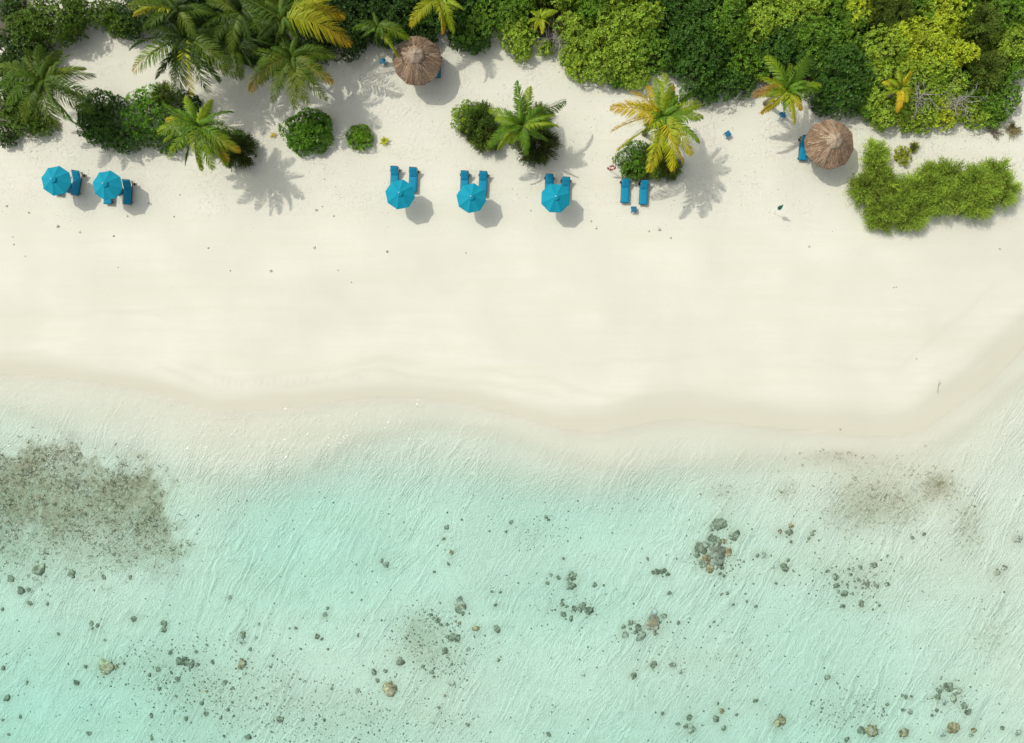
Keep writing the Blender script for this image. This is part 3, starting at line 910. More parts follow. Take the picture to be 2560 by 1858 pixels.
# landmarks that a label can measure from (photo pixel, words)
LM = [(1042, 151, 'the left thatched hut'), (2075, 360, 'the right thatched hut'), (1666, 290, 'the golden palm'), (140, 452, 'the leftmost parasol'),
      (1000, 486, 'the parasol below the left hut'), (1973, 228, 'the palm above the right hut'), (1301, 318, 'the bright palm mid-beach'), (1528, 420, 'the life ring'),
      (492, 312, 'the palm bearing coconuts'), (104, 197, 'the palm at the left edge')]
_labels = set()
_num = 'no one two three four five six seven eight nine ten eleven twelve thirteen fourteen fifteen sixteen seventeen eighteen nineteen twenty'.split()
def metres(d, st):
    """a distance in words, rounded to whole or half metres"""
    k = round(d / st) * st
    if k == 0: return ''
    if k == .5: return 'half a metre'
    w_ = _num[min(20, int(k))]
    if k % 1: return w_ + ' and a half metres'
    return w_ + (' metre' if k == 1 else ' metres')
def by_landmark(px, py, head, marks=LM, most=16):
    """head + where it stands, measured from a near landmark, never the same twice"""
    od = sorted(marks, key=lambda q: math.hypot(q[0] - px, q[1] - py))
    lab = head
    for st, cand in ((1.0, od[:2]), (.5, od[:3]), (1.0, od[2:9]), (.5, od[3:9])):
        for lx, ly, nm in cand:
            dx, dy = (px - lx) / PPM, (ly - py) / PPM
            a, b_ = metres(abs(dx), st), metres(abs(dy), st)
            parts = ([a + (' right' if dx > 0 else ' left')] if a else []) + ([b_ + (' above' if dy > 0 else ' below')] if b_ else [])
            if not parts: continue
            lab = head + ', ' + ' and '.join(parts) + (' of ' if not b_ else ' ') + nm
            if lab not in _labels and len(lab.replace('-', ' ').split()) <= most:
                _labels.add(lab); return lab
    print('LABEL?', lab)
    _labels.add(lab); return lab

def shrub(px, py, r, kind, h, ry=None, leaf=.17, dens=1.0, seed=None, label=None, name=None, group=None, tone=None, loose=1.0):
    rg = np.random.default_rng(seed if seed is not None else int(px * 7 + py * 13) + 5)
    zc = h * .7
    x, y, _ = W(px, py, zc)
    rx_, ry_ = r / PPM * (H - zc) / H, (ry or r) / PPM * (H - zc) / H
    feather = kind[0] == 'f'
    adj, noun = WORDS[kind]
    nm = name or ('feathery_shrub' if feather else 'leafy_bush')
    root = empty(nm, (x, y, gz(x, y)))
    size = 'big ' if r >= 54 else ('small ' if r < 36 else '')
    tag(root, label or by_landmark(px, py, size + adj + ' ' + noun), 'bush', group or ('feathery bushes on the beach' if feather else 'leafy bushes along the beach'))
    tn = np.array(tone or TONE[kind])
    if feather: v, q, c = feather_crown(rg, rx_, ry_, h, tn, dens, loose=loose)
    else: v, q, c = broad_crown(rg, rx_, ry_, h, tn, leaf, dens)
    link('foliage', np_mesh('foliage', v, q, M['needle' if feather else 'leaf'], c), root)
    stems(rg, rx_, ry_, h, root, M['bark'])
    return root

# bushes standing free on the sand
shrub(767, 327, 58, 'mg', 1.5, leaf=.21, label='large round dark-leaved bush alone on the sand', dens=1.35, tone=(.11, .25, .015))
shrub(898, 341, 31, 'mg', 1.0, leaf=.15, label='small round bright green bush alone on the sand', tone=(.17, .34, .018), dens=2.2)
shrub(254, 290, 60, 'dg', 2.0, ry=66)
shrub(362, 283, 56, 'mg', 2.0, ry=64, tone=(.12, .29, .015))
shrub(305, 345, 70, 'dg', 1.5, ry=32)
shrub(224, 300, 34, 'dg', 1.4, ry=44)
shrub(420, 352, 40, 'dg', 1.3, ry=30)
shrub(409, 236, 36, 'fe', 1.7, ry=30, dens=.8, loose=1.3)
shrub(470, 272, 50, 'bd', 1.6, ry=42)
shrub(590, 372, 56, 'fd', 1.5, ry=48, dens=1.1)
shrub(537, 352, 45, 'fd', 1.4, ry=40)
shrub(1196, 300, 46, 'fo', 1.9, ry=52, tone=(.13, .22, .03))
shrub(1160, 292, 34, 'yg', 1.5, ry=38, tone=(.22, .35, .025))
shrub(1216, 352, 42, 'fe', 1.6, ry=30)
shrub(1196, 326, 48, 'fd', 1.7, ry=34)
shrub(1344, 362, 60, 'fd', 1.6, ry=48, dens=1.15)
shrub(1275, 320, 36, 'mg', 1.4, ry=38)
shrub(1345, 290, 38, 'fe', 1.6, ry=36, dens=.7, loose=1.3)
shrub(1585, 398, 50, 'mg', 1.5, ry=46, tone=(.10, .22, .016))
shrub(1638, 402, 58, 'fe', 1.4, ry=48, dens=1.2)
shrub(1672, 418, 36, 'fe', 1.2, ry=32)
shrub(1600, 425, 50, 'fe', 1.1, ry=22, loose=1.2)
# big feathery mass at the right
for px, py, r, ry, k, h in [(2192, 386, 34, 42, 'fl', 1.6), (2166, 468, 44, 48, 'fl', 1.7), (2212, 452, 44, 40, 'fl', 1.8), (2220, 520, 60, 44, 'fl', 1.5), (2290, 470, 52, 46, 'fl', 2.0),
                        (2300, 528, 56, 34, 'fl', 1.5), (2352, 500, 56, 46, 'fl', 1.9), (2374, 436, 58, 44, 'fl', 2.0), (2440, 456, 58, 52, 'fl', 2.1), (2448, 512, 52, 38, 'fl', 1.7),
                        (2492, 430, 44, 40, 'fl', 1.9), (2516, 472, 42, 48, 'fl', 1.8), (2330, 432, 30, 30, 'fl', 1.6), (2402, 492, 46, 40, 'fl', 1.9), (2256, 492, 46, 40, 'fl', 1.7), (2326, 462, 44, 36, 'fl', 1.9), (2208, 546, 44, 32, 'fl', 1.2), (2276, 548, 48, 30, 'fl', 1.3), (2470, 474, 44, 40, 'fl', 2.0), (2196, 424, 32, 34, 'fl', 1.6)]:
    shrub(px, py, r * .93, k, h, ry=ry * .93, dens=1.05, loose=1.9, group='feathery bushes in the big clump at the right', tone=tuple(np.array(TONE[k]) * random.Random(px).uniform(.82, 1.1)))
shrub(2260, 389, 20, 'ye', .7, leaf=.14, ry=22, dens=1.2, label='small yellow-green bush on bare sand between the feathery bushes', tone=(.34, .38, .02))
shrub(2285, 368, 8, 'fe', .35, dens=.4, tone=(.30, .34, .07), label='tiny olive sprig above the small yellow-green bush')
shrub(2532, 322, 20, 'fo', .45, dens=.22, label='dry brownish scrub on the sand at the right edge', tone=(.36, .32, .15))
shrub(2485, 330, 20, 'fo', .25, dens=.12, tone=(.42, .38, .28), label='thin greyish creeping scrub left of the dry scrub at the right edge')

# the hedge of bushes and low trees along the top
HEDGE = [
 (1180, 60, 52, 'mg', 2.4), (1238, 28, 50, 'mg', 2.8), (1192, 100, 34, 'dg', 1.7), (1150, 92, 30, 'dg', 1.5), (1135, 40, 40, 'dg', 2.2), (1300, 14, 46, 'mg', 2.6), (1296, 82, 44, 'yg', 2.0), (1302, 122, 30, 'yg', 1.3), (1362, 118, 22, 'yg', 1.2),
 (1355, 50, 30, 'fe', 1.6), (1425, 62, 34, 'yg', 2.2), (1447, 110, 48, 'yg', 2.2), (1504, 70, 54, 'yg', 2.7), (1548, 20, 54, 'yg', 3.0), (1619, 40, 46, 'yg', 2.9), (1574, 116, 50, 'yg', 2.6), (1504, 156, 44, 'yg', 1.9),
 (1634, 122, 50, 'mg', 2.5), (1588, 182, 36, 'yg', 1.6), (1448, 166, 34, 'yg', 1.5), (1545, 190, 30, 'mg', 1.3), (1420, 140, 24, 'yg', 1.3), (1480, 15, 44, 'mg', 2.6),
 (1690, 26, 58, 'dg', 3.1), (1732, 78, 58, 'dg', 3.0), (1704, 132, 46, 'dg', 2.5), (1776, 124, 54, 'dg', 2.8), (1744, 184, 48, 'dg', 2.3), (1802, 196, 48, 'dg', 2.2), (1816, 40, 58, 'mg', 3.1),
 (1846, 106, 50, 'mg', 2.8), (1872, 160, 48, 'mg', 2.4), (1902, 54, 46, 'yg', 3.0), (1764, 230, 30, 'dg', 1.3), (1858, 206, 34, 'dg', 1.6), (1760, 20, 50, 'dg', 3.0),
 (1948, 26, 54, 'yg', 3.1), (2018, 16, 50, 'yg', 3.1), (1964, 92, 50, 'dg', 2.9), (2038, 84, 54, 'mg', 3.0), (1930, 130, 44, 'dg', 2.4), (2112, 92, 58, 'mg', 3.0), (2146, 26, 42, 'ye', 3.0), (2102, 155, 58, 'dg', 2.8), (2054, 160, 28, 'yg', 2.2), (2020, 140, 44, 'dg', 2.6),
 (2150, 176, 52, 'dg', 2.5), (2118, 236, 58, 'dg', 2.3), (2064, 215, 46, 'dg', 2.2), (2168, 268, 32, 'mg', 1.5), (2060, 258, 26, 'bd', 1.3), (2090, 20, 46, 'mg', 3.0),
 (2202, 16, 46, 'fe', 3.1), (2246, 28, 48, 'fe', 3.1), (2214, 118, 48, 'yg', 2.7), (2230, 76, 34, 'fe', 2.8), (2278, 84, 44, 'ye', 3.0), (2330, 72, 52, 'ye', 3.1), (2372, 16, 50, 'ye', 3.1), (2374, 84, 40, 'ye', 3.0),
 (2287, 135, 44, 'ye', 2.7), (2357, 135, 50, 'ye', 2.7), (2414, 127, 40, 'ye', 2.7), (2338, 172, 48, 'yg', 2.4), (2272, 170, 40, 'yg', 2.4), (2315, 112, 20, 'fe', 2.8), (2202, 170, 36, 'yg', 2.4), (2190, 215, 34, 'mg', 1.9), (2300, 20, 44, 'mg', 3.0),
 (2456, 56, 58, 'fe', 3.2), (2484, 118, 66, 'fe', 3.0), (2466, 178, 56, 'fe', 2.4), (2526, 26, 54, 'mg', 3.1), (2540, 106, 50, 'yg', 2.9), (2425, 20, 40, 'mg', 3.1), (2545, 160, 36, 'mg', 2.0),
 (2216, 282, 38, 'yg', 1.4), (2190, 248, 34, 'yg', 1.7), (2312, 284, 44, 'yg', 1.4), (2262, 290, 36, 'yg', 1.2), (2360, 282, 38, 'ye', 1.4), (2442, 284, 34, 'yg', 1.3), (2498, 240, 54, 'mg', 1.9), (2484, 284, 32, 'mg', 1.2),
 (2440, 206, 38, 'mg', 2.0), (2385, 206, 38, 'yg', 2.0), (2330, 225, 32, 'yg', 1.8), (2265, 238, 38, 'yg', 1.9), (2400, 262, 36, 'yg', 1.1),
 # dark thicket behind the left hut
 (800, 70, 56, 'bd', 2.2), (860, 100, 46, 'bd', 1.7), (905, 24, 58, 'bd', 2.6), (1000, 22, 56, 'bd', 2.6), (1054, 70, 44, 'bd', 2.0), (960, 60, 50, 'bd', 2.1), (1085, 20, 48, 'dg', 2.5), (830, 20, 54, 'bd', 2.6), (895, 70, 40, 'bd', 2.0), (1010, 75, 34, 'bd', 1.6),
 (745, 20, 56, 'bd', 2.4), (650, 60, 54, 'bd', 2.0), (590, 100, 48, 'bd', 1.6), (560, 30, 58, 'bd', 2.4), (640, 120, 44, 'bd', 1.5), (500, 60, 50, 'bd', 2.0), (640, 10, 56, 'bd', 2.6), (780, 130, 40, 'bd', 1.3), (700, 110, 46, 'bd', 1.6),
 # top left
 (254, 28, 44, 'mg', 2.4), (286, 46, 36, 'mg', 2.2), (322, 64, 28, 'dg', 1.9), (330, 20, 46, 'dg', 2.6), (395, 30, 46, 'bd', 2.4),
 (128, 32, 60, 'mg', 3.0), (68, 62, 50, 'mg', 2.8), (24, 22, 44, 'dg', 2.9), (32, 112, 54, 'dg', 2.6), (86, 132, 34, 'dg', 2.2), (168, 62, 30, 'mg', 2.6), (180, 20, 36, 'mg', 2.9),
 (20, 160, 40, 'dg', 2.3), (70, 170, 34, 'bd', 1.8), (14, 268, 44, 'mg', 1.9), (58, 292, 44, 'mg', 1.9), (94, 308, 34, 'mg', 1.5), (14, 338, 30, 'dg', 1.3), (40, 250, 34, 'dg', 1.9), (12, 190, 40, 'dg', 2.2),
]
rnd = random.Random(4)
for px in range(430, 2600, 62):                # the belt goes on beyond the top edge
    near = min(HEDGE, key=lambda q: math.hypot(q[0] - px, q[1] - 10))
    HEDGE.append((px + rnd.uniform(-12, 12), rnd.uniform(-44, -30), rnd.uniform(46, 58), near[3], 3.0))
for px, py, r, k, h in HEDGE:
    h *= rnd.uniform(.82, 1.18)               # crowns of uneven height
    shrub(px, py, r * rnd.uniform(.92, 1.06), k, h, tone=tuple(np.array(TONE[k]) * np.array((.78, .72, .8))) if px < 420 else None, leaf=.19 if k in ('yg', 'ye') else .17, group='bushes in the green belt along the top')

# bare grey twigs in the hedge
def twigs(px, py, r, h, label):
    rg = np.random.default_rng(int(px))
    x, y, _ = W(px, py, h)
    mb = MB()
    for i in range(26):
        a = rg.random() * 2 * PI; ln = r / PPM * (.6 + .6 * rg.random())
        p = Vector((.25 * rg.standard_normal(), .25 * rg.standard_normal(), h * (.55 + .3 * rg.random())))
        pts = [p]
        for s in range(4):
            a += .45 * rg.standard_normal()
            p = p + Vector((math.cos(a), math.sin(a), .25 * rg.standard_normal() + .12)) * ln / 4
            pts.append(p)
            if rg.random() < .8:
                b_ = a + rg.choice((-1, 1)) * (.5 + .5 * rg.random())
                mb.tube([p, p + Vector((math.cos(b_), math.sin(b_), .2)) * ln * .3], [.012, .006], 4)
        mb.tube(pts, [.028, .022, .017, .012, .007], 5)
    for i in range(6):
        a = rg.random() * 6.28
        mb.tube([(.1 * math.cos(a), .1 * math.sin(a), -.1), (.3 * math.cos(a), .3 * math.sin(a), h * .75)], [.045, .02], 5)
    o_ = mb.build('dead_bush', M['dead'])
    o_.location = (x, y, gz(x, y)); tag(o_, label, 'dead bush', 'bare dead bushes')
twigs(2310, 238, 46, 2.3, 'bare grey twigs right of the small yellowish palm in the green belt')
twigs(2412, 245, 48, 2.0, 'bare grey-brown twigs left of the bright green bush at the right end')
twigs(1384, 93, 40, 1.6, 'bare grey twigs in the gap left of the large yellow-green bushes')

# ------------------------------------------------------------------ palms
PC = {'d': (.045, .085, .010), 'g': (.135, .270, .016), 'y': (.62, .53, .018), 'o': (.58, .36, .02), 'b': (.30, .17, .06), 'v': (.32, .42, .018), 'm': (.085, .160, .012), 'a': (.170, .230, .020)}  # d: dark palm green that also holds the shade over the cluster
def frond_mesh(rg, reach, rise, drop, c0_, c1_, side, width=.55, roll=0.0, pairs=46):
    """one feather leaf along +x: arching rib and drooping leaflets"""
    n = pairs
    s = np.linspace(0, 1, 40)
    el = np.linspace(math.atan2(rise * 2.2, reach), -math.atan2(drop * 2.2, reach), 40)
    ds = 1 / 39
    az = side * s ** 1.5
    px_ = np.concatenate([[0], np.cumsum(np.cos(el) * np.cos(az))[:-1] * ds]); py_ = np.concatenate([[0], np.cumsum(np.cos(el) * np.sin(az))[:-1] * ds]); pz_ = np.concatenate([[0], np.cumsum(np.sin(el))[:-1] * ds])
    k_ = reach / math.hypot(px_[-1], py_[-1])
    Pp = np.stack([px_, py_, pz_], 1) * k_
    T = unit(np.gradient(Pp, axis=0))
    vs_ = []; qs = []; cs = []; base = 0
    # rib: a flat tapering strip, two crossing faces
    c0v, c1v = np.array(c0_), np.array(c1_)
    up0 = np.array([0, 0, 1.0])
    for ax_ in (0, 1):
        sd_ = unit(np.cross(T, up0)); nr_ = np.cross(sd_, T)
        dir_ = sd_ if ax_ == 0 else nr_
        wd = (.045 * (1 - s) + .010)[:, None]
        v = np.stack([Pp - dir_ * wd, Pp + dir_ * wd], 1).reshape(-1, 3)
        i = np.arange(39) * 2
        qs.append(np.stack([i, i + 1, i + 3, i + 2], 1) + base); vs_.append(v); base += len(v)
        rc = (np.array([.34, .36, .06]) * (1 - s[:, None]) * .8 + (c0v * .4 + c1v * .6) * s[:, None] * 1.1 + .0)
        cs.append(np.repeat(np.clip(rc * (1.0 if c0v.sum() > .2 else .55), 0, .7), 2, 0))
    for sgn in (-1, 1):
        t_ = np.clip(np.linspace(.10, 1.0, n) + .012 * rg.standard_normal(n), .08, 1)
        B = np.stack([np.interp(t_, s, Pp[:, j]) for j in range(3)], 1)
        Tt = unit(np.stack([np.interp(t_, s, T[:, j]) for j in range(3)], 1))
        sd_ = unit(np.cross(Tt, up0)); nr_ = np.cross(sd_, Tt)
        rl = roll * np.sin(t_ * 2.4)
        s2 = sd_ * np.cos(rl)[:, None] + nr_ * np.sin(rl)[:, None]; n2 = -sd_ * np.sin(rl)[:, None] + nr_ * np.cos(rl)[:, None]
        prof = np.sin(np.clip(t_ * .86 + .12, 0, 1) * PI) ** .55
        ln = width * reach / 3.4 * prof * (.85 + .25 * rg.random(n)) * 1.15
        fw = .50 + .55 * t_ + .10 * rg.standard_normal(n)          # lean towards the tip
        D = unit(s2 * sgn * np.cos(fw)[:, None] + Tt * np.sin(fw)[:, None] + n2 * (.20 + .10 * rg.standard_normal((n, 1))))
        g_ = np.array([0, 0, -1.0])
        M1 = B + D * (ln * .5)[:, None] + g_ * (ln * .06)[:, None]
        D2 = unit(D + g_ * (.75 + .35 * rg.random((n, 1))))
        M2 = M1 + D2 * (ln * .52)[:, None]
        wv = unit(Tt * np.cos(.3) + n2 * np.sin(.3) * sgn)
        w0 = (.033 + .014 * rg.random(n))[:, None]
        v = np.stack([B - wv * w0 * .6, B + wv * w0 * .6, M1 - wv * w0, M1 + wv * w0, M2 - wv * w0 * .25, M2 + wv * w0 * .25], 1).reshape(-1, 3)
        i = np.arange(n) * 6
        qs.append(np.concatenate([np.stack([i, i + 1, i + 3, i + 2], 1), np.stack([i + 2, i + 3, i + 5, i + 4], 1)]) + base)
        vs_.append(v); base += len(v)
        mixk = np.clip(t_ ** (4.0 if tuple(c1_) in (PC['o'], PC['y'], PC['b']) and tuple(c0_) in (PC['g'], PC['m'], PC['d'], PC['a']) else 1.6) + .12 * rg.standard_normal(n), 0, 1)[:, None]
        cc = (c0v * (1 - mixk) + c1v * mixk) * (1 + .4 * (rg.random((n, 1)) - .5))
        c3 = np.repeat(cc, 6, 0)
        cs.append(c3)
    return np.concatenate(vs_), np.concatenate(qs), np.clip(np.concatenate(cs), .002, .8)

def palm(px, py, h, fronds, label, seed=1, name='coconut_palm', lean=(0, 0), nuts=0, upright=4, cdef='g', grow=1.0, spear=True, width=.76):
    """fronds: list of (dx, dy in photo pixels from the crown centre, colour at base, colour at tip)"""
    rg = np.random.default_rng(seed)
    x, y, _ = W(px, py, h)
    bx, by = x - lean[0], y - lean[1]
    z0 = gz(bx, by)
    root = empty(name, (bx, by, z0))
    tag(root, label, 'palm tree', 'palms on the beach')
    top = Vector((lean[0], lean[1], h - z0 - .25))
    mb = MB(); pts = []; rad = []
    for i in range(9):
        s = i / 8
        pts.append((top.x * s ** 1.6, top.y * s ** 1.6, -.15 + (top.z + .15) * s)); rad.append(.19 - .075 * s + .06 * (1 - s) ** 5 + (.006 if i % 2 else -.006))
    mb.tube(pts, rad, 10); mb.build('trunk', M['palm_bark'], root, True)
    sc_ = (H - h) / H / PPM
    fl = list(fronds)
    for i in range(9):                             # younger fronds that fill the crown
        a = rg.random() * 2 * PI; q_ = .5 + .25 * rg.random(); b_ = fronds[i % len(fronds)]
        m_ = math.hypot(b_[0], b_[1]) * q_
        fl.append((m_ * math.cos(a), m_ * math.sin(a), cdef, cdef))
    for i in range(upright):
        a = rg.random() * 2 * PI
        fl.append((38 * math.cos(a), 38 * math.sin(a), cdef, cdef, 'up'))
    for i, q in enumerate(fl):
        dx, dy = q[0] * sc_ * grow, -q[1] * sc_ * grow
        reach = max(.6, math.hypot(dx, dy))
        a = math.atan2(dy, dx)
        if len(q) > 4: rise, drop, reach = 1.6, .15, reach * 1.1
        else: rise = reach * (.30 + .14 * rg.random()); drop = reach * (.26 + .22 * rg.random())
        side = .22 * rg.standard_normal()
        v, qd, c = frond_mesh(rg, reach, rise, drop, PC[q[2]], PC[q[3]], side, width=width, roll=.75 * rg.standard_normal(), pairs=int(42 + 11 * reach))
        a -= side * .45
        ca, sa = math.cos(a), math.sin(a)
        v = np.stack([v[:, 0] * ca - v[:, 1] * sa + top.x, v[:, 0] * sa + v[:, 1] * ca + top.y, v[:, 2] + top.z], 1)
        f_ = link('frond', np_mesh('frond', v, qd, M['palm'], c), root)
        if q[3] in 'oyb' and q[2] in 'oyb': f_['label'] = {'o': 'orange withering frond', 'y': 'golden yellow frond', 'b': 'brown dried frond'}[q[3]]
    for i in range(nuts):
        a = rg.random() * 2 * PI
        mb = MB(); rr = .12
        mb.lathe([(.001, rr * 1.2), (rr * .7, rr * .85), (rr, 0), (rr * .7, -rr * .85), (.001, -rr * 1.2)], 10, (top.x + .30 * math.cos(a), top.y + .30 * math.sin(a), top.z - .05 - .1 * rg.random()))
        mb.build('coconut', M['husk'], root, True)
    return root

k9 = 1 / 5.486
def rel(lst, k): return [(a * k, b_ * k, c, d) for a, b_, c, d in lst]
palm(1660, 288, 6.1, rel([(10, -575, 'v', 'v'), (-130, -510, 'g', 'v'), (-210, -420, 'v', 'o'), (120, -430, 'v', 'o'), (-450, -330, 'y', 'o'), (-500, -170, 'v', 'y'), (-720, -120, 'y', 'o'), (-700, 210, 'y', 'o'),
                          (-640, 470, 'v', 'y'), (-200, 760, 'v', 'y'), (120, 750, 'v', 'y'), (280, 620, 'y', 'o'), (400, 520, 'v', 'y'), (500, 350, 'g', 'v'), (530, 20, 'g', 'v'), (510, -180, 'v', 'v'), (400, -290, 'g', 'g'),
                          (-260, 120, 'g', 'g'), (230, 200, 'g', 'v'), (-330, -60, 'g', 'g'), (280, -60, 'g', 'g'), (-60, -330, 'g', 'g'), (40, 330, 'g', 'g')], k9),
     'large golden palm with yellow and orange fronds, right of the life ring', 91, lean=(.5, -.4), cdef='g')
k3 = 1 / 3.544
palm(1304, 312, 4.6, rel([(-50, -390, 'm', 'g'), (70, -340, 'g', 'v'), (390, -240, 'g', 'g'), (320, 10, 'v', 'v'), (290, -90, 'g', 'v'), (-230, -60, 'g', 'v'), (-290, -130, 'g', 'v'), (-200, 210, 'v', 'v'), (-90, 150, 'g', 'v'), (230, 130, 'g', 'm'), (60, 200, 'm', 'g'), (-20, -210, 'g', 'g'), (180, -150, 'g', 'g')], k3),
     'bright green palm in the middle of the beach, leaning over feathery bushes', 82, cdef='g', lean=(.3, .1))
palm(1970, 222, 4.9, rel([(-190, -290, 'g', 'v'), (40, -240, 'm', 'v'), (220, -300, 'g', 'm'), (300, -60, 'g', 'v'), (290, 20, 'g', 'g'), (-230, -110, 'v', 'v'), (-250, 60, 'g', 'y'), (-230, 200, 'v', 'o'), (-310, 60, 'o', 'b'), (70, 300, 'v', 'y'), (130, 180, 'v', 'o'), (130, 90, 'g', 'g'), (-30, 200, 'g', 'v'), (-130, -170, 'g', 'g')], k3),
     'yellow-green palm at the hedge edge just above the right thatched hut', 73, lean=(.2, -.5))
palm(2253, 220, 3.4, rel([(-150, -60, 'v', 'y'), (100, -150, 'y', 'y'), (20, -30, 'v', 'y'), (60, 120, 'v', 'y'), (-20, 200, 'y', 'o'), (-140, 60, 'v', 'v'), (110, 30, 'v', 'y')], k3),
     'small yellowish palm growing out of the green belt beside bare twigs', 64, upright=2, cdef='v')
palm(492, 312, 5.7, rel([(-300, -190, 'g', 'g'), (-110, -260, 'g', 'v'), (-60, -200, 'g', 'g'), (130, -220, 'v', 'v'), (300, -120, 'g', 'm'), (390, 60, 'g', 'm'), (370, 230, 'g', 'o'), (250, 320, 'g', 'o'), (140, 390, 'g', 'v'), (40, 400, 'v', 'v'), (-100, 350, 'm', 'm'), (-260, 290, 'g', 'v'), (-300, 150, 'g', 'v'), (-360, 60, 'g', 'v'), (-290, -50, 'v', 'y'), (240, 360, 'm', 'v'), (-180, 180, 'g', 'g')], k3),
     'green palm bearing a few coconuts, beside bushes above the left parasols', 55, nuts=5, lean=(.4, -.3), cdef='g')
palm(104, 197, 5.2, rel([(-150, -260, 'a', 'm'), (150, -250, 'm', 'a'), (430, -40, 'a', 'm'), (350, -100, 'a', 'a'), (440, 140, 'm', 'm'), (420, 250, 'd', 'm'), (260, 360, 'm', 'g'), (110, 410, 'm', 'a'), (-40, 290, 'd', 'm'), (-150, 370, 'm', 'a'), (-300, 200, 'm', 'g'), (-370, 90, 'm', 'g'), (-400, -80, 'm', 'a'), (-250, -150, 'd', 'm'), (40, -100, 'm', 'g'), (190, 330, 'm', 'a')], k3),
     'dark green palm at the left edge, above the leftmost parasol', 46, lean=(-.2, -.4), cdef='m', grow=1.05)
palm(462, 92, 5.0, rel([(-430, 250, 'g', 'o'), (-230, 320, 'd', 'd'), (-110, 330, 'd', 'm'), (40, 440, 'v', 'y'), (-80, 490, 'd', 'd'), (170, 420, 'd', 'm'), (260, 330, 'd', 'm'), (390, 310, 'm', 'a'), (250, 130, 'm', 'o'), (-330, -60, 'd', 'd'), (-420, 110, 'd', 'm'), (-300, 170, 'd', 'd'), (-80, 260, 'd', 'd'), (100, 250, 'd', 'd'), (300, -60, 'd', 'm'), (-100, -250, 'd', 'm'), (120, -260, 'd', 'd')], k3),
     'tall dark palm left of centre in the shaded palm cluster at top left', 37, cdef='d', lean=(.2, -.3), grow=1.13)
palm(440, 20, 5.4, rel([(-330, 60, 'v', 'y'), (-260, 150, 'm', 'm'), (-380, -30, 'm', 'a'), (170, 250, 'a', 'm'), (60, 200, 'd', 'm'), (300, 30, 'm', 'm'), (0, -200, 'm', 'm'), (-200, -180, 'm', 'm')], k3),
     'palm at the upper left of the shaded cluster, one golden frond pointing left', 29, cdef='d', grow=1.13)
palm(600, 25, 5.2, rel([(-200, 260, 'd', 'm'), (-310, 130, 'm', 'm'), (-260, -60, 'a', 'm'), (-80, 330, 'm', 'a'), (70, 250, 'd', 'm'), (230, 240, 'm', 'm'), (300, 80, 'm', 'm'), (60, -200, 'm', 'm'), (-150, 80, 'v', 'b'), (320, -80, 'm', 'a')], k3),
     'dark palm at the top edge in the middle of the shaded cluster', 18, cdef='d', grow=1.13)
palm(702, 45, 5.6, rel([(350, -110, 'v', 'y'), (490, -20, 'v', 'o'), (370, -160, 'v', 'y'), (0, -170, 'a', 'a'), (-150, -140, 'm', 'a'), (110, 90, 'a', 'a'), (530, 200, 'v', 'o'), (120, 170, 'm', 'a'), (-280, 60, 'm', 'm'), (-180, 160, 'd', 'm'), (200, -180, 'a', 'a'), (-60, 190, 'm', 'm')], k3),
     'palm at the top edge with orange-tipped fronds reaching right', 10, cdef='m', lean=(.2, 0), grow=1.13)
palm(588, 92, 4.7, rel([(-300, 60, 'd', 'd'), (-240, 230, 'd', 'm'), (-110, 330, 'd', 'd'), (40, 360, 'm', 'a'), (180, 300, 'd', 'm'), (290, 190, 'd', 'd'), (330, 40, 'd', 'm'), (-320, -90, 'm', 'd'), (220, -200, 'd', 'd'), (-60, -280, 'd', 'm'), (-20, 180, 'd', 'd'), (120, 140, 'm', 'm')], k3),
     'darkest palm in the shaded cluster, right of the tall dark palm', 17, cdef='d')
palm(728, 140, 5.0, rel([(-300, -60, 'm', 'a'), (-270, 60, 'm', 'g'), (-260, 200, 'm', 'a'), (-330, 270, 'm', 'o'), (-150, 350, 'm', 'a'), (-110, 260, 'm', 'a'), (20, 400, 'a', 'a'), (130, 370, 'a', 'a'), (280, 310, 'm', 'a'), (320, 200, 'm', 'o'), (340, -10, 'm', 'a'), (120, -60, 'a', 'a'), (110, 120, 'm', 'g'), (-60, 160, 'm', 'm'), (210, 110, 'm', 'm')], k3),
     'green palm lowest in the shaded cluster, long shadow to its lower right', 11, cdef='m', lean=(.3, -.4), grow=1.13)
palm(945, 62, 3.9, rel([(-230, 20, 'm', 'g'), (-150, 110, 'g', 'g'), (-40, -120, 'm', 'm'), (110, -40, 'm', 'm'), (90, 110, 'g', 'g'), (170, 260, 'v', 'v'), (280, 100, 'm', 'v'), (0, 190, 'd', 'm'), (-220, -50, 'm', 'm'), (200, 20, 'm', 'v')], k3),
     'small dark palm touching the upper left of the left thatched hut', 12, cdef='m', upright=2)
palm(1097, -10, 5.0, rel([(-250, 250, 'v', 'y'), (-130, 60, 'm', 'v'), (30, 320, 'v', 'o'), (130, 300, 'v', 'v'), (160, 100, 'v', 'v'), (-60, -190, 'm', 'm'), (200, -60, 'm', 'm'), (-240, -60, 'm', 'm'), (100, 200, 'm', 'v')], k3),
     'palm at the top edge above the left hut, golden fronds hanging down', 13, cdef='v', upright=2)
palm(1352, 42, 2.6, rel([(-90, -60, 'v', 'v'), (60, -80, 'v', 'v'), (80, 60, 'v', 'y'), (-50, 110, 'v', 'y'), (-110, 30, 'v', 'v'), (10, 140, 'v', 'y')], k3),
     'pale young palm in the dark gap left of the large yellow-green bushes', 14, upright=1, cdef='v')

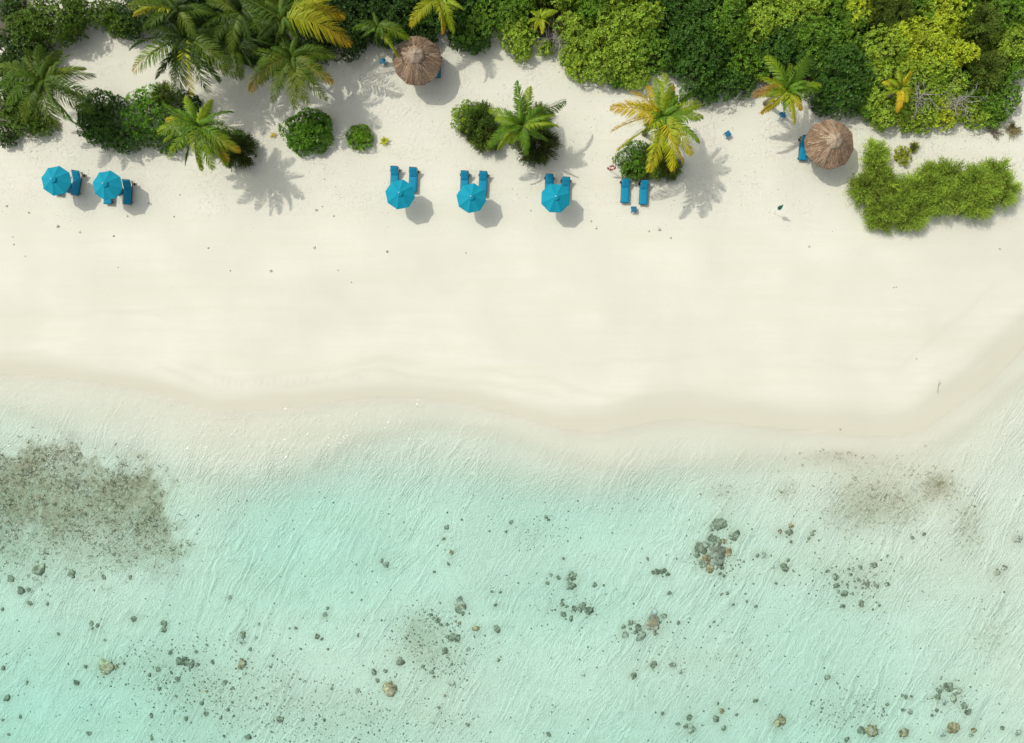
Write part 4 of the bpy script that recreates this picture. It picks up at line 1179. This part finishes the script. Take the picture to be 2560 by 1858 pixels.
# young sprouts on the sand
def sprout(px, py, n, ln, cols, label, seed):
    rg = np.random.default_rng(seed)
    x, y, _ = W(px, py, .3)
    root = empty('palm_sprout', (x, y, gz(x, y)))
    tag(root, label, 'palm sprout', 'palm sprouts on the sand')
    mb = MB(); mb.lathe([(.001, .10), (.07, .07), (.09, 0), (.07, -.07)], 10); mb.build('husk', M['husk'], root, True)
    for i in range(n):
        a = 2 * PI * (i + .5 * rg.random()) / n
        m_ = 5; s = np.linspace(0, 1, m_ + 1)
        L_ = ln * (.7 + .5 * rg.random()); el = .9 * rg.random() + .25
        r_ = L_ * s * math.cos(el); z = .06 + L_ * (s * math.sin(el) - .35 * s * s)
        wd = .055 * np.sin(np.clip(s * .9 + .1, 0, 1) * PI) + .006
        v = []
        for j in range(m_ + 1):
            for sg in (-1, 1): v.append((r_[j] * math.cos(a) - sg * wd[j] * math.sin(a), r_[j] * math.sin(a) + sg * wd[j] * math.cos(a), z[j] + .02 * (sg == 0)))
        q = [(2 * j, 2 * j + 1, 2 * j + 3, 2 * j + 2) for j in range(m_)]
        c0_, c1_ = np.array(PC[cols[0]]), np.array(PC[cols[1]])
        c = np.repeat(c0_ * (1 - s[:, None]) + c1_ * s[:, None], 2, 0)
        link('leaf_blade', np_mesh('leaf_blade', np.array(v), np.array(q), M['palm'], c), root)
sprout(681, 336, 6, .42, 'yo', 'tiny orange palm sprout on the sand left of the large round bush', 5)
sprout(961, 352, 15, .62, 'vy', 'golden palm sprout right of the small round bush', 6)

# ------------------------------------------------------------------ the sea bed: corals, rubble, seagrass
def ico(sub):
    import bmesh
    bm = bmesh.new(); bmesh.ops.create_icosphere(bm, subdivisions=sub, radius=1.0)
    v = np.array([p.co[:] for p in bm.verts]); f = np.array([[q.index for q in t_.verts] for t_ in bm.faces]); bm.free()
    return v, f
ICO = {k: ico(k) for k in (2, 3, 4)}
CC = {'k': (.29, .30, .21), 'g': (.42, .41, .31), 't': (.56, .46, .29), 'b': (.40, .31, .18), 'p': (.58, .48, .37), 'o': (.44, .33, .20), 'l': (.56, .55, .45)}
CW = {'k': 'dark', 'g': 'grey-green', 't': 'tan', 'b': 'brown', 'p': 'pinkish', 'o': 'orange-brown', 'l': 'faint pale'}
def coral_mesh(rg, r, c, ry=None, flat=.55, sub=3, spot=None):
    v, f = ICO[sub]
    o1, o2, o3 = rg.random(3) * 50
    def n3(s, k): return (vnoise(v[:, 0] + v[:, 2] * .7 + 3, v[:, 1] - v[:, 2] * .6 + 3, s, o1 + k) - .5)
    d = 1 + .95 * n3(.8, 0) + .62 * n3(.36, 1) + .34 * n3(.17, 2)
    p = v * d[:, None]
    p[:, 0] *= r; p[:, 1] *= (ry or r); p[:, 2] *= r * flat
    p[:, 2] += r * flat * .15
    base = np.array(CC[c])
    tn = base * (1 + 1.1 * n3(.5, 4)[:, None]) * (1 + 1.0 * n3(.2, 5)[:, None])
    if spot is not None:
        m_ = np.clip(1.6 - np.hypot(v[:, 0] - .1, v[:, 1] + .1) * 2.6 + 1.2 * n3(.4, 7), 0, 1)[:, None] * (v[:, 2:3] > 0)
        tn = tn * (1 - m_) + np.array(CC[spot]) * m_
    return np_mesh('coral', p, f, M['coral'], np.clip(tn, .02, .7), smooth=False)

def bed(px, py):
    x, y, z = W(px, py, -1.9)
    z = gz(x, y)
    x, y, _ = W(px, py, z)
    return x, y, gz(x, y)
SEA = [(1787, 1378, 'the big coral mound'), (1950, 1805, 'the brown bottom coral'), (2178, 1826, 'the pale-centred coral'), (2371, 1738, 'the rubble ring'), (973, 1721, 'the pointed tan coral'),
       (1631, 1562, 'the pinkish disc coral'), (1449, 1520, 'the grey coral row'), (265, 1668, 'the biggest tan boulder'), (465, 1657, 'the knobbly coral'), (607, 1659, 'the small tan coral'),
       (1151, 1515, 'the speckled round coral'), (2151, 1450, 'the coral garden'), (411, 1565, 'the double dark coral'), (1128, 1381, 'the dark stone row'), (700, 1799, 'the bottom dark coral'), (75, 1507, 'the square stone')]
NAMED = {(1787, 1378): 'large grey-green coral head at the heart of the big mound', (1950, 1805): 'brown knobbly coral near the bottom edge at lower right', (2178, 1826): 'coral with a pale pinkish centre at the bottom edge',
         (973, 1721): 'tan pointed coral near the bottom centre', (1631, 1562): 'pinkish disc coral with an orange centre', (265, 1668): 'largest tan coral boulder in the lower left shallows', (465, 1657): 'dark knobbly coral right of the largest tan boulder',
         (607, 1659): 'small tan coral right of the dark knobbly one', (1151, 1515): 'speckled round coral near the middle of the water', (2261, 1829): 'round brown coral with a pale spot at the bottom edge', (2384, 1820): 'yellow-brown coral at the lower right corner',
         (75, 1507): 'square dark stone below the seagrass bed', (1768, 1397): 'orange-brown coral in the lower left of the big mound', (1818, 1382): 'brown coral on the right rim of the big mound'}
CORAL = [
 # the big mound and its outliers
 (1787, 1378, 24, 'g'), (1800, 1308, 15, 'k'), (1835, 1338, 14, 'k'), (1780, 1319, 9, 'g'), (1776, 1344, 11, 'k'), (1749, 1374, 16, 'k'), (1768, 1397, 15, 'o'), (1818, 1382, 13, 'b'), (1791, 1410, 16, 'g'), (1757, 1408, 13, 'g'), (1810, 1354, 7, 'b'), (1806, 1420, 6, 'k'),
 (1765, 1362, 12, 'g'), (1800, 1395, 14, 'g'), (1792, 1357, 11, 'k'), (1775, 1418, 11, 'b'), (1742, 1388, 9, 'k'), (1800, 1434, 4, 'k'), (1811, 1439, 4, 'k'),
 (1950, 1329, 7, 'b', 'l'), (1977, 1315, 6, 'b'), (1973, 1330, 9, 'k'), (1977, 1355, 5, 'k'), (1967, 1343, 3, 'k'), (2022, 1346, 5, 'k'), (2030, 1336, 5, 'k'), (2036, 1327, 4, 'k'), (2017, 1355, 3, 'k'),
 (1893, 1389, 6, 'k'), (1909, 1386, 7, 'l'), (1859, 1404, 3, 'k'), (1962, 1420, 10, 'k'), (1970, 1400, 5, 'k'), (1932, 1419, 4, 'l'), (1983, 1427, 3, 'k'), (1884, 1460, 3, 'k'), (1939, 1458, 4, 'k'), (1818, 1483, 4, 'k'), (1802, 1487, 3, 'k'), (1864, 1485, 3, 'k'),
 (1867, 1504, 4, 'k'), (1832, 1512, 4, 'k'), (1889, 1516, 4, 'k'), (1785, 1554, 4, 'k'), (1775, 1566, 3, 'k'),
 # coral garden
 (2089, 1443, 9, 'k'), (2092, 1463, 8, 'k'), (2111, 1484, 8, 'k'), (2096, 1480, 4, 'k'), (2121, 1422, 4, 'k'), (2151, 1419, 6, 'k'), (2185, 1412, 9, 'k'), (2146, 1449, 5, 'k'), (2136, 1452, 3, 'k'), (2166, 1456, 11, 'g'), (2193, 1461, 9, 'g'), (2218, 1461, 5, 'k'),
 (2132, 1484, 4, 'k'), (2140, 1469, 4, 'k'), (2108, 1516, 6, 'k'), (2153, 1509, 8, 'k'), (2199, 1513, 4, 'k'), (2182, 1524, 3, 'k'), (2127, 1437, 4, 'k'), (2105, 1455, 4, 'g'), (2118, 1462, 4, 'k'), (2203, 1400, 3, 'k'), (2219, 1390, 3, 'k'), (2068, 1427, 5, 'k'), (2156, 1470, 3, 'k'), (2190, 1506, 3, 'k'),
 # bottom right
 (1950, 1805, 16, 'b'), (2178, 1826, 17, 'b', 'p'), (2155, 1826, 10, 'k'), (2261, 1829, 12, 'b', 'p'), (2384, 1820, 13, 'b'), (2434, 1826, 8, 'b'), (2428, 1838, 5, 'k'), (2358, 1835, 8, 'l'), (2350, 1722, 10, 'g'), (2371, 1718, 12, 'k'), (2392, 1728, 11, 'g'), (2346, 1742, 9, 'k'), (2384, 1748, 9, 'g'), (2362, 1756, 8, 'l'),
 (2409, 1765, 9, 'k'), (2420, 1780, 8, 'k'), (2341, 1776, 5, 'k'), (2330, 1788, 4, 'k'), (2255, 1738, 4, 'k'), (2265, 1742, 5, 'k'), (2278, 1742, 5, 'k'), (2218, 1761, 5, 'k'), (2257, 1775, 4, 'k'), (2276, 1780, 6, 'g'), (2208, 1780, 4, 'l'), (2068, 1693, 7, 'g'), (2055, 1771, 4, 'k'), (1889, 1752, 6, 'k'), (1795, 1759, 4, 'k'),
 (1804, 1778, 7, 'b'), (1789, 1795, 8, 'k'), (1842, 1787, 4, 'k'), (1810, 1820, 8, 'k'), (1723, 1795, 9, 'k'), (1728, 1822, 12, 'g'), (1715, 1815, 6, 'k'), (1822, 1772, 3, 'k'), (1756, 1814, 3, 'k'), (2544, 1348, 11, 'l'), (2494, 1431, 9, 'g'), (2510, 1420, 7, 'l'), (2309, 1336, 5, 'k'), (2282, 1344, 4, 'k'), (2506, 1820, 5, 'k'), (2545, 1832, 9, 'l'), (2116, 1850, 7, 'k'),
 # bottom centre
 (973, 1721, 17, 't'), (1000, 1655, 10, 'k'), (964, 1678, 6, 'k'), (935, 1680, 8, 'k'), (944, 1702, 6, 'k'), (1151, 1515, 15, 'g', 't'), (1157, 1535, 5, 'k'), (1191, 1572, 9, 'b'), (1242, 1572, 8, 'k'), (1239, 1513, 5, 'k'), (1128, 1594, 9, 'k'), (1143, 1597, 9, 'k'), (1118, 1593, 5, 'k'), (1112, 1628, 9, 'k'), (1093, 1550, 8, 'k'), (1102, 1562, 6, 'k'), (1077, 1537, 5, 'k'),
 (1079, 1680, 6, 'k'), (1084, 1692, 5, 'k'), (1149, 1558, 4, 'b'), (1112, 1738, 4, 'b'), (1096, 1769, 4, 'k'), (1246, 1651, 4, 'k'), (1130, 1661, 4, 'k'), (1058, 1665, 5, 'k'), (895, 1588, 5, 'k'), (1186, 1591, 3, 'k'), (1212, 1589, 3, 'k'), (1118, 1562, 4, 'k'), (1130, 1710, 8, 'l'), (1170, 1625, 5, 'l'), (893, 1727, 6, 'l'), (1170, 1813, 4, 'k'),
 (1432, 1441, 13, 'k'), (1428, 1465, 10, 'k'), (1418, 1448, 7, 'g'), (1396, 1443, 6, 'k'), (1368, 1457, 5, 'k'), (1377, 1437, 4, 'g'), (1487, 1463, 6, 'k'), (1509, 1464, 3, 'k'), (1449, 1520, 11, 'g'), (1470, 1528, 10, 'k'), (1436, 1522, 8, 'k'), (1458, 1516, 8, 'k'), (1478, 1522, 6, 'k'), (1406, 1511, 7, 'k'), (1409, 1535, 7, 'k'), (1428, 1547, 5, 'k'), (1417, 1517, 4, 'k'), (1407, 1500, 4, 'k'), (1409, 1396, 4, 'k'),
 (1645, 1429, 9, 'k'), (1657, 1428, 9, 'k'), (1669, 1436, 6, 'k'), (1632, 1430, 5, 'k'), (1620, 1397, 4, 'k'), (1673, 1482, 5, 'k'),
 (1631, 1562, 21, 'p', 'o'), (1601, 1590, 11, 'g'), (1595, 1568, 10, 'k'), (1576, 1556, 7, 'k'), (1559, 1568, 7, 'k'), (1563, 1587, 8, 'g'), (1576, 1572, 4, 'k'), (1658, 1541, 8, 'g'), (1635, 1532, 8, 'l'), (1588, 1580, 5, 'k'), (1697, 1557, 5, 'k'),
 (1633, 1662, 9, 'k'), (1682, 1661, 7, 'g'), (1584, 1689, 8, 'k'), (1656, 1784, 5, 'k'), (1639, 1781, 3, 'k'), (1694, 1810, 5, 'k'), (1371, 1836, 5, 'k'), (1703, 1680, 6, 'g'), (1458, 1687, 4, 'l'),
 # middle water
 (1278, 1306, 5, 'k'), (1264, 1330, 4, 'k'), (1365, 1293, 6, 'k'), (1372, 1300, 4, 'k'), (1115, 1319, 5, 'k'), (1120, 1314, 3, 'k'), (1110, 1347, 4, 'k'), (1128, 1381, 6, 'b'), (1121, 1410, 5, 'k'), (1086, 1430, 4, 'k'), (966, 1412, 7, 'g'), (955, 1402, 5, 'g'), (1093, 1364, 3, 'k'), (880, 1481, 3, 'k'), (1229, 1479, 4, 'k'), (1251, 1481, 4, 'k'), (1154, 1299, 3, 'k'), (904, 1500, 3, 'k'),
 # bottom left
 (265, 1668, 22, 't'), (455, 1654, 12, 'k'), (465, 1657, 10, 'k'), (478, 1660, 11, 'k'), (607, 1659, 12, 't'), (605, 1585, 10, 'k'), (605, 1603, 9, 'l'), (411, 1560, 8, 'k'), (410, 1575, 6, 'k'), (334, 1547, 7, 'k'), (75, 1507, 8, 'k'), (53, 1475, 11, 'k'), (27, 1448, 9, 'k'), (70, 1473, 7, 'g'), (118, 1509, 5, 'g'), (229, 1558, 6, 'k'), (243, 1564, 5, 'k'), (231, 1571, 4, 'k'), (146, 1585, 4, 'k'), (193, 1706, 8, 'k'),
 (17, 1746, 8, 'k'), (223, 1834, 6, 'k'), (51, 1791, 5, 'k'), (311, 1659, 4, 'k'), (214, 1666, 5, 'k'), (292, 1668, 6, 'b'), (396, 1674, 7, 'k'), (428, 1681, 5, 'k'), (374, 1689, 5, 'k'), (444, 1697, 7, 'k'), (427, 1630, 7, 'k'), (491, 1630, 5, 'k'), (531, 1655, 5, 'k'), (493, 1662, 6, 'k'), (563, 1706, 7, 'k'), (582, 1719, 4, 'k'), (518, 1729, 5, 'b'), (398, 1721, 5, 'k'),
 (504, 1757, 6, 'k'), (571, 1774, 5, 'k'), (516, 1784, 6, 'k'), (466, 1797, 7, 'k'), (379, 1790, 6, 'k'), (584, 1790, 4, 'k'), (620, 1843, 8, 'k'), (700, 1799, 9, 'k'), (758, 1799, 5, 'k'), (810, 1799, 5, 'k'), (793, 1590, 7, 'k'), (804, 1597, 4, 'k'), (813, 1537, 7, 'g'), (819, 1522, 4, 'k'), (739, 1570, 4, 'k'), (574, 1494, 6, 'l'), (258, 1442, 6, 'k'), (326, 1443, 5, 'k'), (180, 1433, 11, 'k'), (100, 1424, 14, 'k'),
 (6, 1523, 4, 'k'), (68, 1705, 4, 'k'), (8, 1670, 5, 'k'), (263, 1600, 4, 'g'), (494, 1592, 3, 'k'), (518, 1613, 4, 'k'), (483, 1615, 3, 'k'), (626, 1623, 4, 'k'), (682, 1640, 3, 'k'), (752, 1623, 3, 'k'), (820, 1623, 3, 'k'), (640, 1594, 3, 'g'), (675, 1667, 4, 'k'), (647, 1560, 4, 'l'), (580, 1756, 4, 'k'), (442, 1741, 4, 'k'), (438, 1777, 3, 'k'), (550, 1795, 3, 'k'), (560, 1840, 4, 'k'), (380, 1846, 5, 'k'), (790, 1810, 4, 'k'), (830, 1722, 4, 'k'), (640, 1744, 3, 'k'), (668, 1760, 4, 'k'), (8, 1800, 4, 'k'), (22, 1836, 4, 'k'),
]
GROUP_SMALL = {}
for i, e in enumerate(CORAL):
    px, py, r, c = e[:4]; spot = e[4] if len(e) > 4 else None
    rg = np.random.default_rng(1000 + i)
    x, y, z = bed(px, py)
    rm = r / PPM * (.88 if r > 5 else 1.0) * (H - z) / H
    me = coral_mesh(rg, rm, c, rm * (.8 + .35 * rg.random()), (.17 + .14 * rg.random()) * (1.6 if c == 't' else 1), 4 if r >= 12 else (3 if r >= 6 else 2), spot)
    o_ = link('coral_boulder' if r >= 6 else 'coral_stone', me)
    o_.location = (x, y, z); o_.rotation_euler = (0, 0, rg.random() * 6.28)
    size = 'large' if r >= 14 else ('medium' if r >= 9 else ('small' if r >= 5 else 'tiny'))
    lb = NAMED.get((px, py)) or by_landmark(px, py, '%s %s coral' % (size, CW[c]), SEA)
    tag(o_, lb, 'coral', 'corals on the sandy sea bed')

# growth creeps over the sand round each coral
for e in CORAL:
    if e[2] >= 4: alg = np.maximum(alg, (.42 if e[2] > 6 else .30) * g2(PX, PY, e[0] + 1, e[1] + 2, e[2] * 1.55 + 3, e[2] * 1.4 + 3))
bpy.data.objects['sand'].data.attributes['growth'].data.foreach_set('value', alg.ravel().astype(np.float32))
def scatter_stuff(name, n, dens, rmin, rmax, tones, seed, kind='stone'):
    """small things nobody could count, thrown where dens(px,py) in 0..1 allows; one object"""
    rg = np.random.default_rng(seed)
    pts = []
    while len(pts) < n:
        k = 20000
        px = rg.random(k) * 2760 - 100; py = 960 + rg.random(k) * 990
        ok = rg.random(k) < dens(px, py)
        pts += list(zip(px[ok], py[ok]))
        if k and not ok.any(): break
    pts = np.array(pts[:n]); n = len(pts)
    f0 = (H + 1.9) / H / PPM
    x = (pts[:, 0] - 1280) * f0; y = (929 - pts[:, 1]) * f0
    z = land(x, y)
    f0 = (H - z) / H / PPM
    x = (pts[:, 0] - 1280) * f0; y = (929 - pts[:, 1]) * f0; z = land(x, y)
    r_ = rmin + (rmax - rmin) * rg.random(n) ** 2.2
    tn = np.array(tones)[rg.integers(0, len(tones), n)] * (.6 + .8 * rg.random((n, 1)))
    if kind == 'stone':            # squashed, jittered octahedra cut to quads
        bv = np.array([(1, 0, 0), (.5, .85, .1), (-.5, .8, 0), (-1, 0, .1), (-.45, -.85, 0), (.5, -.8, .1), (.35, .1, .75), (-.35, .15, .8)])
        bq = np.array([(0, 1, 6, 5), (1, 2, 7, 6), (2, 3, 4, 7), (5, 6, 7, 4)])
        a = rg.random(n) * 6.28
        v = bv[None] * (.75 + .5 * rg.random((n, 8, 1)))
        vx = v[:, :, 0] * np.cos(a)[:, None] - v[:, :, 1] * np.sin(a)[:, None]; vy = v[:, :, 0] * np.sin(a)[:, None] + v[:, :, 1] * np.cos(a)[:, None]
        vv = np.stack([vx * r_[:, None] + x[:, None], vy * r_[:, None] + y[:, None], v[:, :, 2] * r_[:, None] * .7 + z[:, None] - .01], -1).reshape(-1, 3)
        qq = (bq[None] + (np.arange(n) * 8)[:, None, None]).reshape(-1, 4)
        cc = np.repeat(tn, 8, 0)
    else:                          # tufts of six blades
        vs_ = []; cs = []
        for j in range(6):
            P = np.stack([x + .05 * rg.standard_normal(n), y + .05 * rg.standard_normal(n), z - .01], 1)
            D = unit(np.stack([rg.standard_normal(n) * .8, rg.standard_normal(n) * .8, np.full(n, .55)], 1))
            U = unit(np.cross(D, rg.standard_normal((n, 3))))
            v, _ = leaf_quads(P, D, U, r_ * 1.6, r_ * .55); vs_.append(v); cs.append(np.repeat(tn * (.8 + .4 * rg.random((n, 1))), 4, 0))
        vv = np.concatenate(vs_); qq = np.arange(len(vv)).reshape(-1, 4); cc = np.concatenate(cs)
    return link(name, np_mesh(name, vv, qq, M['coral'] if kind == 'stone' else M['needle'], np.clip(cc, .01, .7)))

_grng = np.random.default_rng(99)
def dens_grass(px, py):
    return np.clip(soft_bed(px, py) ** 1.3 * (.15 + 1.5 * (fbm(px, py, 40, 51) - .25)) * (1 - .8 * sstep(1280, 1450, py)), 0, 1)
gr = scatter_stuff('seagrass', 4200, dens_grass, .03, .12, [(.36, .31, .19), (.28, .26, .16), (.44, .39, .26), (.30, .31, .19)], 5, 'tuft')
tag(gr, 'brown seagrass and algae bed at the left edge of the water', 'seagrass', kind='stuff')
rb = scatter_stuff('coral_rubble', 3600, dens_grass, .03, .09, [(.46, .41, .29), (.36, .32, .21), (.56, .51, .40), (.28, .26, .17)], 6)
tag(rb, 'broken coral rubble lying in the brown seagrass bed at left', 'rubble', kind='stuff')
def dens_right(px, py): return np.clip(.9 * soft_right(px, py) * (.25 + 1.5 * fbm(px, py, 30, 61)), 0, 1)
gr = scatter_stuff('seagrass', 1800, dens_right, .03, .10, [(.46, .43, .29), (.38, .36, .24), (.33, .335, .22)], 7, 'tuft')
tag(gr, 'thin olive seagrass patches scattered in the shallows at the right', 'seagrass', kind='stuff')
def dens_rub(px, py): return np.clip((soft_rub(px, py) + .014) * (.2 + 1.6 * fbm(px, py, 36, 71) ** 1.3) * (py > 1230), 0, 1)
rb = scatter_stuff('coral_rubble', 7600, dens_rub, .03, .12, [(.36, .35, .26), (.28, .285, .20), (.60, .57, .46), (.48, .45, .34), (.25, .25, .18)], 8)
tag(rb, 'fine dark and pale coral rubble scattered over the sandy sea bed', 'rubble', kind='stuff')

# ------------------------------------------------------------------ small things washed up on the sand
BITS = [(17, 516, 6), (73, 532, 6), (145, 566, 8), (200, 580, 6), (284, 590, 6), (319, 541, 6), (30, 592, 4), (33, 611, 4), (60, 640, 4), (292, 668, 4), (521, 621, 5), (575, 677, 4), (792, 526, 7), (806, 517, 4), (786, 620, 8), (676, 677, 7), (968, 630, 7), (835, 541, 5), (877, 705, 4),
        (1165, 632, 4), (844, 676, 4), (1478, 554, 5), (1491, 572, 5), (1622, 579, 5), (1648, 575, 7), (1677, 595, 5), (2505, 620, 6), (2022, 617, 5), (1327, 527, 4), (372, 509, 5), (379, 511, 4), (436, 542, 4), (450, 488, 4), (811, 449, 4), (1710, 519, 4), (2300, 897, 4), (2236, 719, 4), (2242, 718, 3)]
BLM = LM + [(318, 482, 'the second parasol'), (1178, 495, 'the middle parasol'), (1388, 496, 'the vented parasol'), (1584, 523, 'the open side table'), (1940, 520, 'the furled green parasol'), (2340, 480, 'the big feathery clump'), (650, 450, 'the star-shaped palm shadow')]
for i, (px, py, r) in enumerate(BITS):
    rg = np.random.default_rng(500 + i)
    x, y, _ = W(px, py); z = gz(x, y)
    me = coral_mesh(rg, r / PPM * .46, ('l', 'g', 'l')[i % 3], None, .5, 2)
    o_ = link('washed_up_stone', me); o_.location = (x, y, z)
    tag(o_, by_landmark(px, py, ('tiny stone', 'grey speck of stone', 'pale pebble')[i % 3], BLM), 'stone', 'tiny stones washed up on the beach')
mb = MB()
mb.tube([(0, -.55, .02), (.03, 0, .05), (.12, .5, .04)], [.02, .016, .008], 6); mb.tube([(.03, 0, .05), (.22, .3, .09), (.32, .34, .06)], [.014, .010, .005], 6)
x, y, _ = W(2357, 966); o_ = mb.build('driftwood_twig', M['driftwood']); o_.location = (x, y, gz(x, y))
tag(o_, 'forked driftwood twig on the sand near the water at right', 'twig')
mb = MB(); mb.tube([(-.72, .36, .06), (0, 0, .06), (.72, -.36, .05)], [.05, .045, .035], 8)
x, y, _ = W(291, 89); o_ = mb.build('driftwood_pole', M['driftwood']); o_.location = (x, y, gz(x, y))
tag(o_, 'straight grey pole lying on the sand between the trees at top left', 'pole')
# fine crumbs of coral all over the upper beach: too many to count
rg = np.random.default_rng(77)
n = 2600
px = rg.random(n) * 2560; py = 250 + rg.random(n) ** 1.2 * 330
x = (px - 1280) / PPM; y = (929 - py) / PPM
ok = (lit[np.clip(np.searchsorted(ys, y), 0, ny - 1), np.clip(np.searchsorted(xs, x), 0, nx - 1)] < .05) & (fbm(x, y, 3, 81) > .47)
x, y = x[ok], y[ok]; n = len(x); z = land(x, y)
r_ = .012 + .03 * rg.random(n) ** 2
bv = np.array([(1, 0, 0), (0, 1, 0), (-1, 0, 0), (0, -1, 0), (.3, .3, .7), (-.3, .3, .7), (-.3, -.3, .7), (.3, -.3, .7)])
bq = np.array([(4, 5, 6, 7), (0, 1, 5, 4), (1, 2, 6, 5), (2, 3, 7, 6), (3, 0, 4, 7)])
vv = (bv[None] * (r_[:, None, None] * (.6 + .8 * rg.random((n, 8, 1)))) + np.stack([x, y, z], 1)[:, None]).reshape(-1, 3)
qq = (bq[None] + (np.arange(n) * 8)[:, None, None]).reshape(-1, 4)
cc = np.repeat(np.array([(.30, .28, .22), (.5, .47, .38), (.18, .15, .11)])[rg.integers(0, 3, n)], 8, 0)
tag(link('coral_crumbs', np_mesh('coral_crumbs', vv, qq, M['coral'], cc)), 'fine coral crumbs strewn over the dry upper sand', 'coral crumbs', kind='stuff')

n = 1500
rg = np.random.default_rng(78)
hx = np.array([q[0] for q in HEDGE if q[1] > 60] + [254, 362, 590, 492, 1200, 1340, 1620, 1666, 770, 900, 2300, 2200, 2450]); hy = np.array([q[1] + 25 for q in HEDGE if q[1] > 60] + [300, 290, 372, 330, 310, 365, 400, 330, 330, 345, 500, 420, 480])
k = rg.integers(0, len(hx), n)
px = hx[k] + 55 * rg.standard_normal(n); py = hy[k] + 40 * rg.standard_normal(n)
x = (px - 1280) / PPM; y = (929 - py) / PPM; z = land(x, y) + .015 + .01 * rg.random(n)
D = np.stack([rg.standard_normal(n), rg.standard_normal(n), np.zeros(n)], 1); D = unit(D); U = np.stack([-D[:, 1], D[:, 0], np.full(n, .15)], 1)
ln = .05 + .12 * rg.random(n) ** 2
v, q = leaf_quads(np.stack([x, y, z], 1), D, U, ln, ln * .45)
c = np.repeat(np.array([(.22, .15, .08), (.34, .26, .13), (.40, .30, .08), (.16, .12, .08)])[rg.integers(0, 4, n)], 4, 0)
tag(link('leaf_litter', np_mesh('leaf_litter', v, q, M['needle'], c)), 'dry brown leaves fallen on the sand beside the bushes and palms', 'fallen leaves', kind='stuff')

rg = np.random.default_rng(79)  # white slivers added on the water in place of sun glints
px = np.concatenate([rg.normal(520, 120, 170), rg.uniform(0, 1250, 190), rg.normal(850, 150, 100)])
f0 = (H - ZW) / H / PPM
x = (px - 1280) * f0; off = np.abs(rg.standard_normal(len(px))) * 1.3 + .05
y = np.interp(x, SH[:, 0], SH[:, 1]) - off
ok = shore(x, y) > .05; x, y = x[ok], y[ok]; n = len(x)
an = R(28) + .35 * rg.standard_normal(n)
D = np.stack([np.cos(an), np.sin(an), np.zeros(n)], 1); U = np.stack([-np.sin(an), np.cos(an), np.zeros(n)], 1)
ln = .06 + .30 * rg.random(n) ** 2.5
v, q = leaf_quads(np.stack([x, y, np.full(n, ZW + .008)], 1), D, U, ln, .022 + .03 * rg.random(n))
tag(link('glint_flecks', np_mesh('glint_flecks', v, q, M['white'])), 'thin white flecks added as sun glints along the water edge at the left', 'glint_flecks', kind='stuff')
